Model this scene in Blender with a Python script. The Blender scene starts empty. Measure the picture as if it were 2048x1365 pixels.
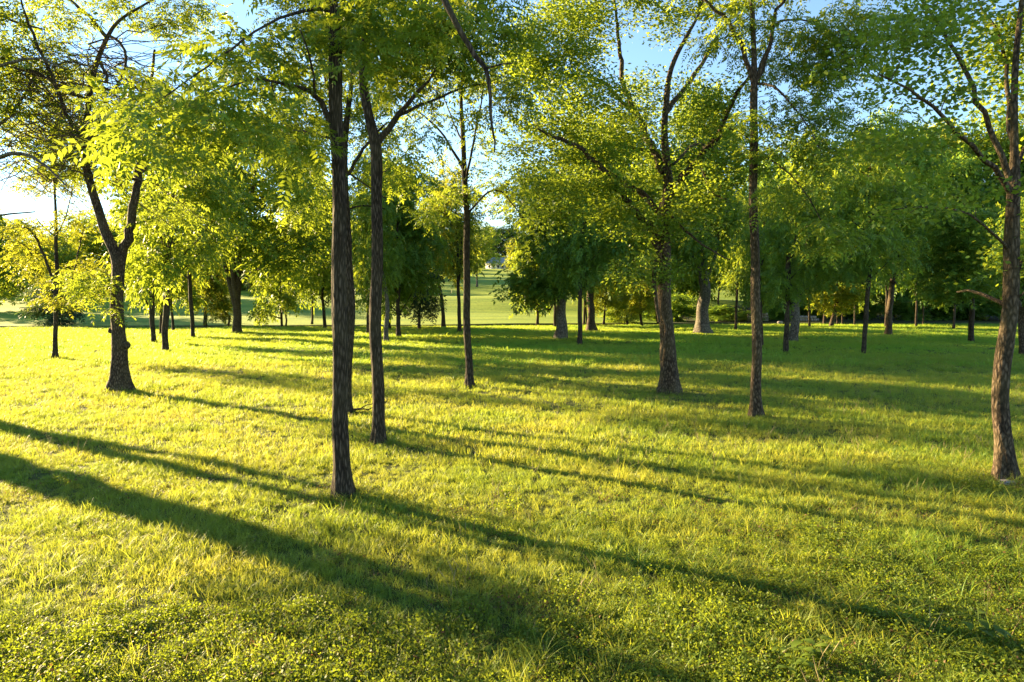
import bpy, math, random
import numpy as np
from mathutils import Vector, noise as mnoise

RNG = np.random.default_rng(7)
random.seed(7)
scene = bpy.context.scene
COL = scene.collection
R = math.radians

# ------------------------------------------------------------------ camera
H = 3.3
F = 1365.33                      # focal length in pixels of the 2048 px wide photograph
PITCH = math.atan(82.5 / F)
cam_d = bpy.data.cameras.new('camera')
cam_d.sensor_width = 36.0
cam_d.lens = 24.0
cam_d.clip_start = 0.1
cam_d.clip_end = 3000
cam = bpy.data.objects.new('camera', cam_d)
COL.objects.link(cam)
cam.location = (0, 0, H)
cam.rotation_euler = (math.pi / 2 - PITCH, 0, 0)
scene.camera = cam

# ------------------------------------------------------------------ sky, sun, exposure
SUN_EL = R(14.5)
SUN_AZ = R(56.5)                 # degrees to the left of the view axis (+Y)
to_sun = Vector((-math.sin(SUN_AZ) * math.cos(SUN_EL), math.cos(SUN_AZ) * math.cos(SUN_EL), math.sin(SUN_EL)))
world = bpy.data.worlds.new('World')
scene.world = world
world.use_nodes = True
nt = world.node_tree
nt.nodes.clear()
sky = nt.nodes.new('ShaderNodeTexSky')
sky.sky_type = 'NISHITA'
sky.sun_disc = False
sky.sun_elevation = SUN_EL
sky.sun_rotation = -SUN_AZ
sky.altitude = 200
sky.air_density = 1.0
sky.dust_density = 0.0
sky.ozone_density = 2.4
bg = nt.nodes.new('ShaderNodeBackground')
bg.inputs['Strength'].default_value = 0.054
wo = nt.nodes.new('ShaderNodeOutputWorld')
nt.links.new(sky.outputs[0], bg.inputs[0])
nt.links.new(bg.outputs[0], wo.inputs[0])

sun_d = bpy.data.lights.new('sun', 'SUN')
sun_d.energy = 5.0
sun_d.angle = R(0.53)
sun_d.color = (1.0, 0.74, 0.39)
sun = bpy.data.objects.new('sun', sun_d)
COL.objects.link(sun)
sun.rotation_euler = to_sun.to_track_quat('Z', 'Y').to_euler()

vs = scene.view_settings
vs.view_transform = 'Standard'
vs.look = 'None'
vs.exposure = 2.85
vs.gamma = 1.0
vs.use_curve_mapping = False

cy = scene.cycles
cy.use_denoising = True
cy.max_bounces = 6
cy.diffuse_bounces = 3
cy.glossy_bounces = 2
cy.transmission_bounces = 4
cy.transparent_max_bounces = 4
cy.sample_clamp_indirect = 4.0
cy.volume_bounces = 0
cy.volume_step_rate = 4.0
cy.caustics_reflective = False
cy.caustics_refractive = False

# ------------------------------------------------------------------ helpers: pixel rays
FWD = np.array([0, math.cos(PITCH), -math.sin(PITCH)])
UP = np.array([0, math.sin(PITCH), math.cos(PITCH)])


def ray(px, py):
    return np.array([(px - 1024) / F, 0, 0]) + FWD + UP * ((682.5 - py) / F)


def W(px, py, Y):
    """point of the place seen at that pixel of the photograph, Y metres in front"""
    d = ray(px, py)
    return np.array([0, 0, H]) + d * (Y / d[1])


def vnoise(x, y, seed=0):
    """value noise, vectorised"""
    x = np.asarray(x, float); y = np.asarray(y, float)
    xi = np.floor(x).astype(np.int64); yi = np.floor(y).astype(np.int64)
    fx = x - xi; fy = y - yi
    fx = fx * fx * (3 - 2 * fx); fy = fy * fy * (3 - 2 * fy)

    def h(a, b):
        n = (a * 374761393 + b * 668265263 + seed * 974634777) & 0xffffffff
        n = ((n ^ (n >> 13)) * 1274126177) & 0xffffffff
        return ((n ^ (n >> 16)) & 0xffff) / 65535.0
    return (h(xi, yi) * (1 - fx) + h(xi + 1, yi) * fx) * (1 - fy) + (h(xi, yi + 1) * (1 - fx) + h(xi + 1, yi + 1) * fx) * fy


# ------------------------------------------------------------------ terrain
def edge_y(x):
    x = np.asarray(x, float)
    return 85 + 0.10 * np.clip(x, -80, 90) + 1.5 * np.sin(x * 0.06)


def lerp_step(a, b, v):
    t = np.clip((v - a) / (b - a), 0, 1)
    return t * t * (3 - 2 * t)


def hill(x, s):
    """height of the ground s metres beyond the meadow's far edge"""
    s = np.maximum(s, 0)
    slope = 0.050 + 0.022 * lerp_step(-70, -15, x) - 0.012 * lerp_step(25, 70, x)
    z = slope * s * lerp_step(0, 60, s + 10)
    z = z + 0.5 * (vnoise(x * 0.05, s * 0.12, 17) - 0.5) * lerp_step(6, 30, s) + 0.5 * np.sin(s * 0.16 + x * 0.03 + 1.5 * vnoise(x * 0.02, s * 0.02, 3)) * lerp_step(8, 40, s)
    return z


def terrain(x, y):
    x = np.asarray(x, float); y = np.asarray(y, float)
    s = y - edge_y(x)
    bump = 0.10 * (vnoise(x * 0.22, y * 0.22, 1) - 0.5) + 0.05 * (vnoise(x * 0.8, y * 0.8, 2) - 0.5)
    z = np.where(s < 0, bump, 0)
    lip = 0.04 + 0.26 * vnoise(x * 0.09, y * 0, 71)
    ditch = np.interp(s, [-1.0, 0, 1.2, 2.4], [0, -0.15, -0.6, -0.55]) * (s < 2.4) + (s >= 2.4) * (-0.55 + (lip + 0.55) * np.clip((s - 2.4) / 0.9, 0, 1))
    z = z * np.clip(-s / 2, 0, 1) + np.where(s > -1, ditch, 0)
    z = z + np.where(s > 4, hill(x, s - 4), 0)  # the lawn climbs from here
    return z


def G(px, py):
    """where the ray of a pixel meets the ground"""
    d = ray(px, py)
    t = 3.0
    o = np.array([0, 0, H])
    while t < 900:
        p = o + d * t
        if p[2] <= float(terrain(p[0], p[1])):
            lo, hi = t * 0.985 - 0.05, t
            for _ in range(24):
                m = 0.5 * (lo + hi); p = o + d * m
                if p[2] <= float(terrain(p[0], p[1])): hi = m
                else: lo = m
            p = o + d * hi
            return np.array([p[0], p[1], float(terrain(p[0], p[1]))])
        t *= 1.01
    p = o + d * 400
    return np.array([p[0], p[1], float(terrain(p[0], p[1]))])


# ------------------------------------------------------------------ materials
def new_mat(name):
    m = bpy.data.materials.new(name)
    m.use_nodes = True
    n = m.node_tree
    n.nodes.clear()
    return m, n.nodes, n.links


def N(nodes, kind, **kw):
    n = nodes.new(kind)
    for k, v in kw.items():
        setattr(n, k, v)
    return n


def ramp(nodes, stops, interp='LINEAR'):
    r = nodes.new('ShaderNodeValToRGB')
    r.color_ramp.interpolation = interp
    e = r.color_ramp.elements
    while len(e) < len(stops):
        e.new(0.5)
    for i, (p, c) in enumerate(stops):
        e[i].position = p
        e[i].color = (*c, 1)
    return r


def leaf_material(name, dark, light, trans, mixf=0.5, rough=0.5, use_random=False, patch=None):
    m, n, l = new_mat(name)
    out = N(n, 'ShaderNodeOutputMaterial')
    at = N(n, 'ShaderNodeAttribute', attribute_name='var')
    fac = at.outputs['Fac']
    if use_random:
        oi = N(n, 'ShaderNodeObjectInfo')
        ad = N(n, 'ShaderNodeMath', operation='MULTIPLY_ADD')
        l.new(oi.outputs['Random'], ad.inputs[0]); ad.inputs[1].default_value = 0.5
        mu = N(n, 'ShaderNodeMath', operation='MULTIPLY')
        l.new(fac, mu.inputs[0]); mu.inputs[1].default_value = 0.5
        l.new(mu.outputs[0], ad.inputs[2])
        fac = ad.outputs[0]
    r1 = ramp(n, [(0.0, dark), (1.0, light)])
    l.new(fac, r1.inputs[0])
    col = r1.outputs[0]
    t0 = tuple(min(1, c * 0.75) for c in trans)
    r2 = ramp(n, [(0.0, t0), (1.0, trans)])
    l.new(fac, r2.inputs[0])
    tcol = r2.outputs[0]
    if patch:
        ge = N(n, 'ShaderNodeNewGeometry')
        no = N(n, 'ShaderNodeTexNoise'); no.inputs['Scale'].default_value = patch[0]; no.inputs['Detail'].default_value = 3
        l.new(ge.outputs['Position'], no.inputs['Vector'])
        rr = ramp(n, [(0.38, (0, 0, 0)), (0.66, (1, 1, 1))])
        l.new(no.outputs['Fac'], rr.inputs[0])
        for which in (0, 1):
            mx = N(n, 'ShaderNodeMix', data_type='RGBA')
            l.new(rr.outputs[0], mx.inputs['Factor'])
            l.new(col if which == 0 else tcol, mx.inputs['A'])
            mx.inputs['B'].default_value = (*patch[1 + which], 1)
            if which == 0: col = mx.outputs['Result']
            else: tcol = mx.outputs['Result']
    p = N(n, 'ShaderNodeBsdfPrincipled')
    p.inputs['Roughness'].default_value = rough
    p.inputs['Specular IOR Level'].default_value = 0.25
    l.new(col, p.inputs['Base Color'])
    tr = N(n, 'ShaderNodeBsdfTranslucent')
    l.new(tcol, tr.inputs['Color'])
    mx = N(n, 'ShaderNodeMixShader'); mx.inputs[0].default_value = mixf
    l.new(p.outputs[0], mx.inputs[1]); l.new(tr.outputs[0], mx.inputs[2])
    l.new(mx.outputs[0], out.inputs[0])
    return m


def bark_material(name, c0, c1, c2, sx=16.0, sz=2.2, bump=0.9):
    m, n, l = new_mat(name)
    out = N(n, 'ShaderNodeOutputMaterial')
    tc = N(n, 'ShaderNodeTexCoord')
    mp = N(n, 'ShaderNodeMapping'); mp.inputs['Scale'].default_value = (sx, sx, sz)
    l.new(tc.outputs['Object'], mp.inputs[0])
    n1 = N(n, 'ShaderNodeTexNoise'); n1.inputs['Scale'].default_value = 1.6; n1.inputs['Detail'].default_value = 6; n1.inputs['Roughness'].default_value = 0.65
    n1.inputs['Distortion'].default_value = 1.2
    l.new(mp.outputs[0], n1.inputs['Vector'])
    v1 = N(n, 'ShaderNodeTexVoronoi', feature='DISTANCE_TO_EDGE'); v1.inputs['Scale'].default_value = 1.5
    l.new(mp.outputs[0], v1.inputs['Vector'])
    mu = N(n, 'ShaderNodeMath', operation='MULTIPLY_ADD'); mu.inputs[1].default_value = 1.3
    l.new(v1.outputs['Distance'], mu.inputs[0]); l.new(n1.outputs['Fac'], mu.inputs[2])
    r = ramp(n, [(0.42, c0), (0.68, c1), (1.0, c2)])
    l.new(mu.outputs[0], r.inputs[0])
    n2 = N(n, 'ShaderNodeTexNoise'); n2.inputs['Scale'].default_value = 1.3; n2.inputs['Detail'].default_value = 4
    l.new(tc.outputs['Object'], n2.inputs['Vector'])
    r2 = ramp(n, [(0.42, (0, 0, 0)), (0.72, (1, 1, 1))])
    l.new(n2.outputs['Fac'], r2.inputs[0])
    mx = N(n, 'ShaderNodeMix', data_type='RGBA'); l.new(r2.outputs[0], mx.inputs['Factor'])
    l.new(r.outputs[0], mx.inputs['A'])
    # lichen and moss dusting
    hs = N(n, 'ShaderNodeMix', data_type='RGBA'); hs.inputs['Factor'].default_value = 0.35
    l.new(r.outputs[0], hs.inputs['A']); hs.inputs['B'].default_value = (c2[0] * 0.9, c2[1] * 1.05, c2[2] * 0.7, 1)
    l.new(hs.outputs['Result'], mx.inputs['B'])
    p = N(n, 'ShaderNodeBsdfPrincipled'); p.inputs['Roughness'].default_value = 0.9
    p.inputs['Specular IOR Level'].default_value = 0.2
    l.new(mx.outputs['Result'], p.inputs['Base Color'])
    b = N(n, 'ShaderNodeBump'); b.inputs['Strength'].default_value = bump; b.inputs['Distance'].default_value = 0.03
    l.new(mu.outputs[0], b.inputs['Height']); l.new(b.outputs[0], p.inputs['Normal'])
    l.new(p.outputs[0], out.inputs[0])
    return m


def ground_material(name, stops, scale=0.6, rough=0.95, bump=0.3, fine=25.0, stretch=(1, 1, 1)):
    m, n, l = new_mat(name)
    out = N(n, 'ShaderNodeOutputMaterial')
    ge = N(n, 'ShaderNodeNewGeometry')
    mp = N(n, 'ShaderNodeMapping'); mp.inputs['Scale'].default_value = stretch
    l.new(ge.outputs['Position'], mp.inputs[0])
    n1 = N(n, 'ShaderNodeTexNoise'); n1.inputs['Scale'].default_value = scale; n1.inputs['Detail'].default_value = 8; n1.inputs['Roughness'].default_value = 0.7
    l.new(mp.outputs[0], n1.inputs['Vector'])
    r = ramp(n, stops)
    l.new(n1.outputs['Fac'], r.inputs[0])
    n2 = N(n, 'ShaderNodeTexNoise'); n2.inputs['Scale'].default_value = fine; n2.inputs['Detail'].default_value = 4
    l.new(ge.outputs['Position'], n2.inputs['Vector'])
    mx = N(n, 'ShaderNodeMix', data_type='RGBA', blend_type='MULTIPLY'); mx.inputs['Factor'].default_value = 0.6
    l.new(r.outputs[0], mx.inputs['A'])
    r2 = ramp(n, [(0.3, (0.45, 0.45, 0.45)), (0.65, (1.2, 1.2, 1.2))]); l.new(n2.outputs['Fac'], r2.inputs[0])
    l.new(r2.outputs[0], mx.inputs['B'])
    p = N(n, 'ShaderNodeBsdfPrincipled'); p.inputs['Roughness'].default_value = rough
    p.inputs['Specular IOR Level'].default_value = 0.15
    l.new(mx.outputs['Result'], p.inputs['Base Color'])
    b = N(n, 'ShaderNodeBump'); b.inputs['Strength'].default_value = bump; b.inputs['Distance'].default_value = 0.08
    l.new(n2.outputs['Fac'], b.inputs['Height']); l.new(b.outputs[0], p.inputs['Normal'])
    l.new(p.outputs[0], out.inputs[0])
    return m


M = {}
M['leaf_green'] = leaf_material('leaf green', (0.045, 0.115, 0.016), (0.120, 0.230, 0.034), (0.41, 0.50, 0.032), 0.48)
M['leaf_mid'] = leaf_material('leaf mid green', (0.042, 0.112, 0.016), (0.112, 0.220, 0.034), (0.39, 0.49, 0.032), 0.48)
M['leaf_deep'] = leaf_material('leaf deep green', (0.045, 0.120, 0.020), (0.110, 0.225, 0.036), (0.35, 0.49, 0.034), 0.48)
M['leaf_yellow'] = leaf_material('leaf yellow green', (0.075, 0.130, 0.012), (0.150, 0.200, 0.018), (0.46, 0.48, 0.030), 0.5)
M['leaf_blue'] = leaf_material('leaf cedar green', (0.022, 0.050, 0.022), (0.045, 0.080, 0.030), (0.10, 0.16, 0.04), 0.35)
M['bark_dark'] = bark_material('bark dark furrowed', (0.009, 0.0065, 0.0045), (0.034, 0.024, 0.016), (0.120, 0.090, 0.066), 17, 2.8)
M['bark_mid'] = bark_material('bark brown', (0.013, 0.009, 0.006), (0.055, 0.038, 0.024), (0.155, 0.115, 0.078), 11, 4.0, 0.9)
M['bark_grey'] = bark_material('bark pale grey', (0.030, 0.025, 0.020), (0.095, 0.080, 0.065), (0.20, 0.175, 0.145), 7, 2.5, 0.6)
M['twig'] = bark_material('twig bark', (0.035, 0.026, 0.018), (0.07, 0.053, 0.036), (0.12, 0.095, 0.065), 20, 6, 0.3)
M['vine'] = bark_material('dry vine bark', (0.035, 0.022, 0.013), (0.085, 0.055, 0.032), (0.16, 0.11, 0.07), 20, 6, 0.3)
M['meadow'] = ground_material('meadow soil and thatch', [(0.30, (0.045, 0.050, 0.014)), (0.48, (0.060, 0.080, 0.016)), (0.62, (0.085, 0.105, 0.020)), (0.8, (0.11, 0.10, 0.035))], 0.8, bump=0.6)
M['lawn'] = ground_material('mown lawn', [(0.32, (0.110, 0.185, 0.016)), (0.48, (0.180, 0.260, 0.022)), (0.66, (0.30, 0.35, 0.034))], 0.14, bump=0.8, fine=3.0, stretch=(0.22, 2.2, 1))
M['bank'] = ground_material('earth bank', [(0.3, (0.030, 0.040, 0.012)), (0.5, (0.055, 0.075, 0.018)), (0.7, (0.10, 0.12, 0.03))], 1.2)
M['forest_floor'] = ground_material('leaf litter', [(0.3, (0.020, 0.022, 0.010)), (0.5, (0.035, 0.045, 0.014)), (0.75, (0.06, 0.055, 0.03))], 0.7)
M['grass'] = leaf_material('grass blades', (0.100, 0.205, 0.024), (0.190, 0.300, 0.042), (0.44, 0.53, 0.045), 0.48, 0.5, True, (0.45, (0.22, 0.28, 0.04), (0.52, 0.52, 0.055)))
M['grass_far'] = leaf_material('meadow grass', (0.110, 0.280, 0.024), (0.180, 0.380, 0.036), (0.42, 0.58, 0.05), 0.48, 0.5, True, (0.12, (0.21, 0.32, 0.04), (0.50, 0.55, 0.05)))
M['clover'] = leaf_material('clover leaves', (0.050, 0.100, 0.012), (0.140, 0.200, 0.024), (0.34, 0.42, 0.022), 0.45, 0.55, True)
M['dry'] = leaf_material('dry blades', (0.17, 0.12, 0.055), (0.33, 0.25, 0.12), (0.40, 0.30, 0.12), 0.35, 0.6, True)
M['rust'] = leaf_material('rusty leaves', (0.11, 0.050, 0.022), (0.20, 0.10, 0.045), (0.26, 0.12, 0.04), 0.35, 0.6, True)
M['seed'] = leaf_material('seed heads', (0.24, 0.20, 0.09), (0.40, 0.34, 0.17), (0.42, 0.34, 0.13), 0.35, 0.7, True)


def plain(name, c, rough=0.7, var=0.25, scale=6.0, bump=0.2):
    m, n, l = new_mat(name)
    out = N(n, 'ShaderNodeOutputMaterial')
    tc = N(n, 'ShaderNodeTexCoord')
    n1 = N(n, 'ShaderNodeTexNoise'); n1.inputs['Scale'].default_value = scale; n1.inputs['Detail'].default_value = 6
    l.new(tc.outputs['Object'], n1.inputs['Vector'])
    r = ramp(n, [(0.3, tuple(x * (1 - var) for x in c)), (0.7, tuple(min(1, x * (1 + var)) for x in c))])
    l.new(n1.outputs['Fac'], r.inputs[0])
    p = N(n, 'ShaderNodeBsdfPrincipled'); p.inputs['Roughness'].default_value = rough
    l.new(r.outputs[0], p.inputs['Base Color'])
    b = N(n, 'ShaderNodeBump'); b.inputs['Strength'].default_value = bump; b.inputs['Distance'].default_value = 0.03
    l.new(n1.outputs['Fac'], b.inputs['Height']); l.new(b.outputs[0], p.inputs['Normal'])
    l.new(p.outputs[0], out.inputs[0])
    return m


M['stone'] = plain('field stone', (0.30, 0.27, 0.23), 0.85, 0.3, 3.0, 0.6)
M['stone_pale'] = plain('pale limestone', (0.45, 0.43, 0.40), 0.85, 0.25, 5.0, 0.6)
M['white_paint'] = plain('white painted siding', (0.78, 0.78, 0.77), 0.5, 0.05, 1.0, 0.05)
M['roof'] = plain('grey roof shingle', (0.30, 0.31, 0.34), 0.8, 0.2, 2.0, 0.3)
M['glass'] = plain('dark window glass', (0.05, 0.06, 0.07), 0.1, 0.1, 1.0, 0.0)


# ------------------------------------------------------------------ mesh helpers
def mesh_np(name, v, f, mats=(), var=None, mat_idx=None, smooth=False):
    """v (n,3), f (m,3|4) -> mesh"""
    v = np.asarray(v, np.float32); f = np.asarray(f, np.int32)
    me = bpy.data.meshes.new(name)
    k = f.shape[1]
    me.vertices.add(len(v)); me.vertices.foreach_set('co', v.ravel())
    me.loops.add(f.size); me.loops.foreach_set('vertex_index', f.ravel())
    me.polygons.add(len(f))
    me.polygons.foreach_set('loop_start', np.arange(0, f.size, k, dtype=np.int32))
    me.polygons.foreach_set('loop_total', np.full(len(f), k, np.int32))
    for m in mats:
        me.materials.append(m)
    if mat_idx is not None:
        me.polygons.foreach_set('material_index', np.asarray(mat_idx, np.int32))
    if smooth:
        me.polygons.foreach_set('use_smooth', np.ones(len(f), bool))
    if var is not None:
        a = me.attributes.new('var', 'FLOAT', 'POINT')
        a.data.foreach_set('value', np.asarray(var, np.float32))
    me.update(calc_edges=True)
    return me


def obj(name, me, parent=None, loc=(0, 0, 0), kind=None, mat=None):
    o = bpy.data.objects.new(name, me)
    COL.objects.link(o)
    o.location = tuple(float(c) for c in loc)
    if parent is not None:
        o.parent = parent
    if kind:
        o['kind'] = kind
    if mat is not None:
        o.material_slots[0].link = 'OBJECT'
        o.material_slots[0].material = mat
    return o


def thing(name, label, cat, loc, group=None, rz=0.0):
    o = bpy.data.objects.new(name, None)
    COL.objects.link(o)
    o.empty_display_size = 0.2
    o.location = tuple(float(c) for c in loc)
    o.rotation_euler = (0, 0, rz)
    o['label'] = label
    o['category'] = cat
    if group:
        o['group'] = group
    return o


def unit(v):
    return v / np.maximum(np.linalg.norm(v, axis=-1, keepdims=True), 1e-9)


def tubes(P, Rr, sides):
    """P (n,K,3), Rr (n,K) -> verts, quad faces of n tapered tubes"""
    n, K, _ = P.shape
    T = np.gradient(P, axis=1) if K > 2 else np.repeat(P[:, 1:] - P[:, :1], 2, axis=1)
    T = unit(T)
    mean = unit(P[:, -1] - P[:, 0])
    ref = np.where(np.abs(mean[:, 2:3]) > 0.75, np.array([[1.0, 0.15, 0]]), np.array([[0.1, 0, 1.0]]))
    A = unit(np.cross(T, ref[:, None, :]))
    B = np.cross(T, A)
    ang = np.linspace(0, 2 * np.pi, sides, endpoint=False)
    ring = P[:, :, None, :] + Rr[:, :, None, None] * (A[:, :, None, :] * np.cos(ang)[:, None] + B[:, :, None, :] * np.sin(ang)[:, None])
    v = ring.reshape(-1, 3)
    base = (np.arange(n) * K * sides)[:, None, None]
    k = (np.arange(K - 1) * sides)[None, :, None]
    s = np.arange(sides)[None, None, :]
    s2 = (s + 1) % sides
    f = np.stack([base + k + s, base + k + s2, base + k + sides + s2, base + k + sides + s], -1).reshape(-1, 4)
    return v, f


def smooth_path(pts, rad, step):
    """Catmull-Rom resample of a polyline with radii"""
    pts = np.asarray(pts, float); rad = np.asarray(rad, float)
    p = np.vstack([2 * pts[0] - pts[1], pts, 2 * pts[-1] - pts[-2]])
    r = np.concatenate([[rad[0]], rad, [rad[-1]]])
    op, orr = [], []
    for i in range(1, len(p) - 2):
        d = np.linalg.norm(p[i + 1] - p[i])
        m = max(2, int(d / step))
        for t in np.arange(m) / m:
            t2, t3 = t * t, t * t * t
            op.append(0.5 * ((2 * p[i]) + (-p[i - 1] + p[i + 1]) * t + (2 * p[i - 1] - 5 * p[i] + 4 * p[i + 1] - p[i + 2]) * t2 + (-p[i - 1] + 3 * p[i] - 3 * p[i + 1] + p[i + 2]) * t3))
            orr.append(r[i] + (r[i + 1] - r[i]) * t)
    op.append(p[-2]); orr.append(r[-2])
    return np.array(op), np.array(orr)


def trunk_mesh(path, rad, mat, flare=0.45, sides=20, step=0.12, seed=0, lobes=5, knobs=()):
    """tapered, slightly lumpy trunk with root flare; returns mesh + skeleton points"""
    P, r = smooth_path(path, rad, step)
    z0 = P[0, 2]
    hgt = P[:, 2] - z0
    wob = np.random.default_rng(seed + 5).uniform(0, 6.28, 4)
    amp = r * 0.22 * np.clip(hgt / 1.5, 0, 1)
    P[:, 0] += amp * (np.sin(hgt * 0.9 + wob[0]) + 0.5 * np.sin(hgt * 2.3 + wob[1]))
    P[:, 1] += amp * (np.sin(hgt * 1.0 + wob[2]) + 0.5 * np.sin(hgt * 2.1 + wob[3]))
    v, f = tubes(P[None], np.ones((1, len(P))), sides)
    K = len(P)
    v = v.reshape(K, sides, 3)
    dirs = v - P[:, None, :]
    ang = np.linspace(0, 2 * np.pi, sides, endpoint=False)
    rs = np.random.default_rng(seed)
    mod = np.ones((K, sides))
    ph = rs.uniform(0, 6.28, 8)
    fl = 1.25 * flare * np.exp(-hgt / (1.1 * rad[0] + 0.12))
    mod += fl[:, None] * (1 + 0.55 * np.sin(lobes * ang + ph[0])[None, :])
    for k, (a, b, c) in enumerate([(0.045, 2, 0.7), (0.035, 3, 1.3), (0.03, 5, 2.4), (0.022, 9, 3.6)]):
        mod += a * np.sin(b * ang[None, :] + ph[k + 1] + hgt[:, None] * c * (1 if k % 2 else -1)) * np.sin(hgt[:, None] * c * 1.7 + ph[(k + 3) % 8] + ang[None, :])
    mod += rs.normal(0, 0.012, (K, sides))
    v = P[:, None, :] + dirs * (r[:, None] * mod)[:, :, None]
    v = v.reshape(-1, 3)
    v[:sides, 2] -= 0.25
    me = mesh_np('trunk', v, f, (mat,), smooth=True)
    return me, P, r


# ------------------------------------------------------------------ foliage
def rand_unit(n, rng):
    v = rng.normal(size=(n, 3))
    return unit(v)


def connect(skelP, skelR, C, rng, sag=0.10):
    """grow a twig from the nearest wood to every cluster centre; returns twig points (n,K,3), radii"""
    K = 5
    nodes = np.empty((len(skelP) + len(C) * 3, 3)); nr = np.empty(len(nodes))
    nodes[:len(skelP)] = skelP; nr[:len(skelP)] = skelR
    cnt = len(skelP)
    d0 = np.array([np.min(np.sum((skelP - c) ** 2, 1)) for c in C])
    order = np.argsort(d0)
    TP = np.empty((len(C), K, 3)); TR = np.empty((len(C), K))
    for i in order:
        c = C[i]
        dv = nodes[:cnt] - c
        dist = np.sqrt(np.sum(dv * dv, 1)) + 0.35 * np.maximum(dv[:, 2], -0.3)   # prefer wood below
        j = int(np.argmin(dist))
        a = nodes[j]
        L = np.linalg.norm(c - a)
        mid = 0.5 * (a + c) + np.array([0, 0, sag * L]) + rng.normal(0, 0.07 * L, 3)
        t = np.linspace(0, 1, K)[:, None]
        pts = (1 - t) ** 2 * a + 2 * t * (1 - t) * mid + t * t * c
        pts[1:-1] += rng.normal(0, 0.025 * L, (K - 2, 3))
        r0 = min(nr[j] * 0.7, 0.007 + 0.009 * L)
        TP[i] = pts
        TR[i] = np.linspace(r0, 0.0028, K)
        nodes[cnt:cnt + 3] = pts[[2, 3, 4]]
        nr[cnt:cnt + 3] = TR[i][[2, 3, 4]]
        cnt += 3
    return TP, TR


def leaves_pinnate(B, D, L, pairs, rng, llen=0.26, lwid=0.36, droop=0.35):
    """compound leaves: B base (n,3), D direction (n,3), L length (n) -> quads"""
    n = len(B)
    upv = unit(np.array([0, 0, 1.0]) + rng.normal(0, 0.45, (n, 3)))
    S = unit(np.cross(D, upv)); Nn = np.cross(S, D)
    m = pairs
    u = np.concatenate([np.repeat(np.linspace(0.22, 0.93, m), 2), [0.97]])
    side = np.concatenate([np.tile([1, -1], m), [0]])
    prof = np.concatenate([np.repeat(0.65 + 0.45 * np.sin(np.linspace(0.35, 2.5, m)), 2), [0.95]])
    pos = B[:, None] + L[:, None, None] * (D[:, None] * u[None, :, None] + np.array([0, 0, -1.0]) * (droop * u * u)[None, :, None])
    tang = unit(D[:, None] + np.array([0, 0, -2.0 * droop]) * u[None, :, None])
    ld = side[None, :, None] * S[:, None] * 0.9 + tang * np.where(side == 0, 1.0, 0.45)[None, :, None]
    ld = unit(ld - Nn[:, None] * 0.12 + rng.normal(0, 0.13, ld.shape))
    per = unit(np.cross(ld, Nn[:, None] + rng.normal(0, 0.35, ld.shape)))
    ll = (L[:, None] * llen * prof[None, :] * rng.uniform(0.8, 1.2, (n, len(u))))[..., None]
    w = ll * lwid * 0.5
    tip = pos + ld * ll + np.array([0, 0, -0.12]) * ll
    m1 = pos + ld * ll * 0.42 + per * w
    m2 = pos + ld * ll * 0.42 - per * w
    v = np.stack([pos, m1, tip, m2], 2).reshape(-1, 3)
    f = np.arange(len(v)).reshape(-1, 4)
    var = np.repeat(np.clip(rng.normal(0.5, 0.30, n), 0, 1), len(u) * 4)
    return v, f, var


def leaves_simple(B, D, size, rng, wid=0.55, jit=0.75):
    n = len(B)
    nrm = unit(np.array([0, 0, 1.0]) + rng.normal(0, jit, (n, 3)))
    per = unit(np.cross(D, nrm))
    s = size[:, None]
    tip = B + D * s
    m1 = B + D * s * 0.45 + per * s * wid * 0.5
    m2 = B + D * s * 0.45 - per * s * wid * 0.5
    v = np.stack([B, m1, tip, m2], 1).reshape(-1, 3)
    f = np.arange(len(v)).reshape(-1, 4)
    var = np.repeat(np.clip(rng.normal(0.5, 0.25, n), 0, 1), 4)
    return v, f, var


def foliage(TP, rng, style, per, spread, L, pairs=6, droop=0.35, llen=0.26, lwid=0.36):
    """leaves along the outer half of every twig"""
    n = len(TP)
    idx = np.repeat(np.arange(n), per)
    t = rng.uniform(0.35, 1.0, len(idx)) * (TP.shape[1] - 1)
    i0 = np.minimum(t.astype(int), TP.shape[1] - 2); fr = (t - i0)[:, None]
    B = TP[idx, i0] * (1 - fr) + TP[idx, i0 + 1] * fr
    B = B + rng.normal(0, spread, B.shape) * np.array([1.2, 1.2, 0.42])
    tw = unit(TP[idx, -1] - TP[idx, -3])
    out = unit(B - TP[idx, -1] + rng.normal(0, 0.15, B.shape))
    D = unit(0.45 * tw + 0.7 * out + rng.normal(0, 0.45, B.shape) + np.array([0, 0, -0.12]))
    D[:, 2] *= 0.5
    D = unit(D)
    Ls = L * rng.uniform(0.65, 1.25, len(B))
    if style == 'pinnate':
        return leaves_pinnate(B, D, Ls, pairs, rng, droop=droop, llen=llen, lwid=lwid)
    return leaves_simple(B, D, Ls, rng, lwid)


def blob_points(c, r, n, rng, thresh=0.30, seed=0):
    """cluster centres inside an ellipsoid, thinned by noise so that gaps stay open"""
    out = []
    tries = 0
    while len(out) < n and tries < n * 12:
        tries += 1
        d = rng.normal(size=3); d /= np.linalg.norm(d)
        p = d * rng.uniform(0.05, 1.0) ** (1 / 2.2)
        w = c + p * r
        if mnoise.noise(Vector(w * 0.55 + seed)) * 0.5 + 0.5 > thresh:
            out.append(w)
    return np.array(out) if out else np.zeros((0, 3))


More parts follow.
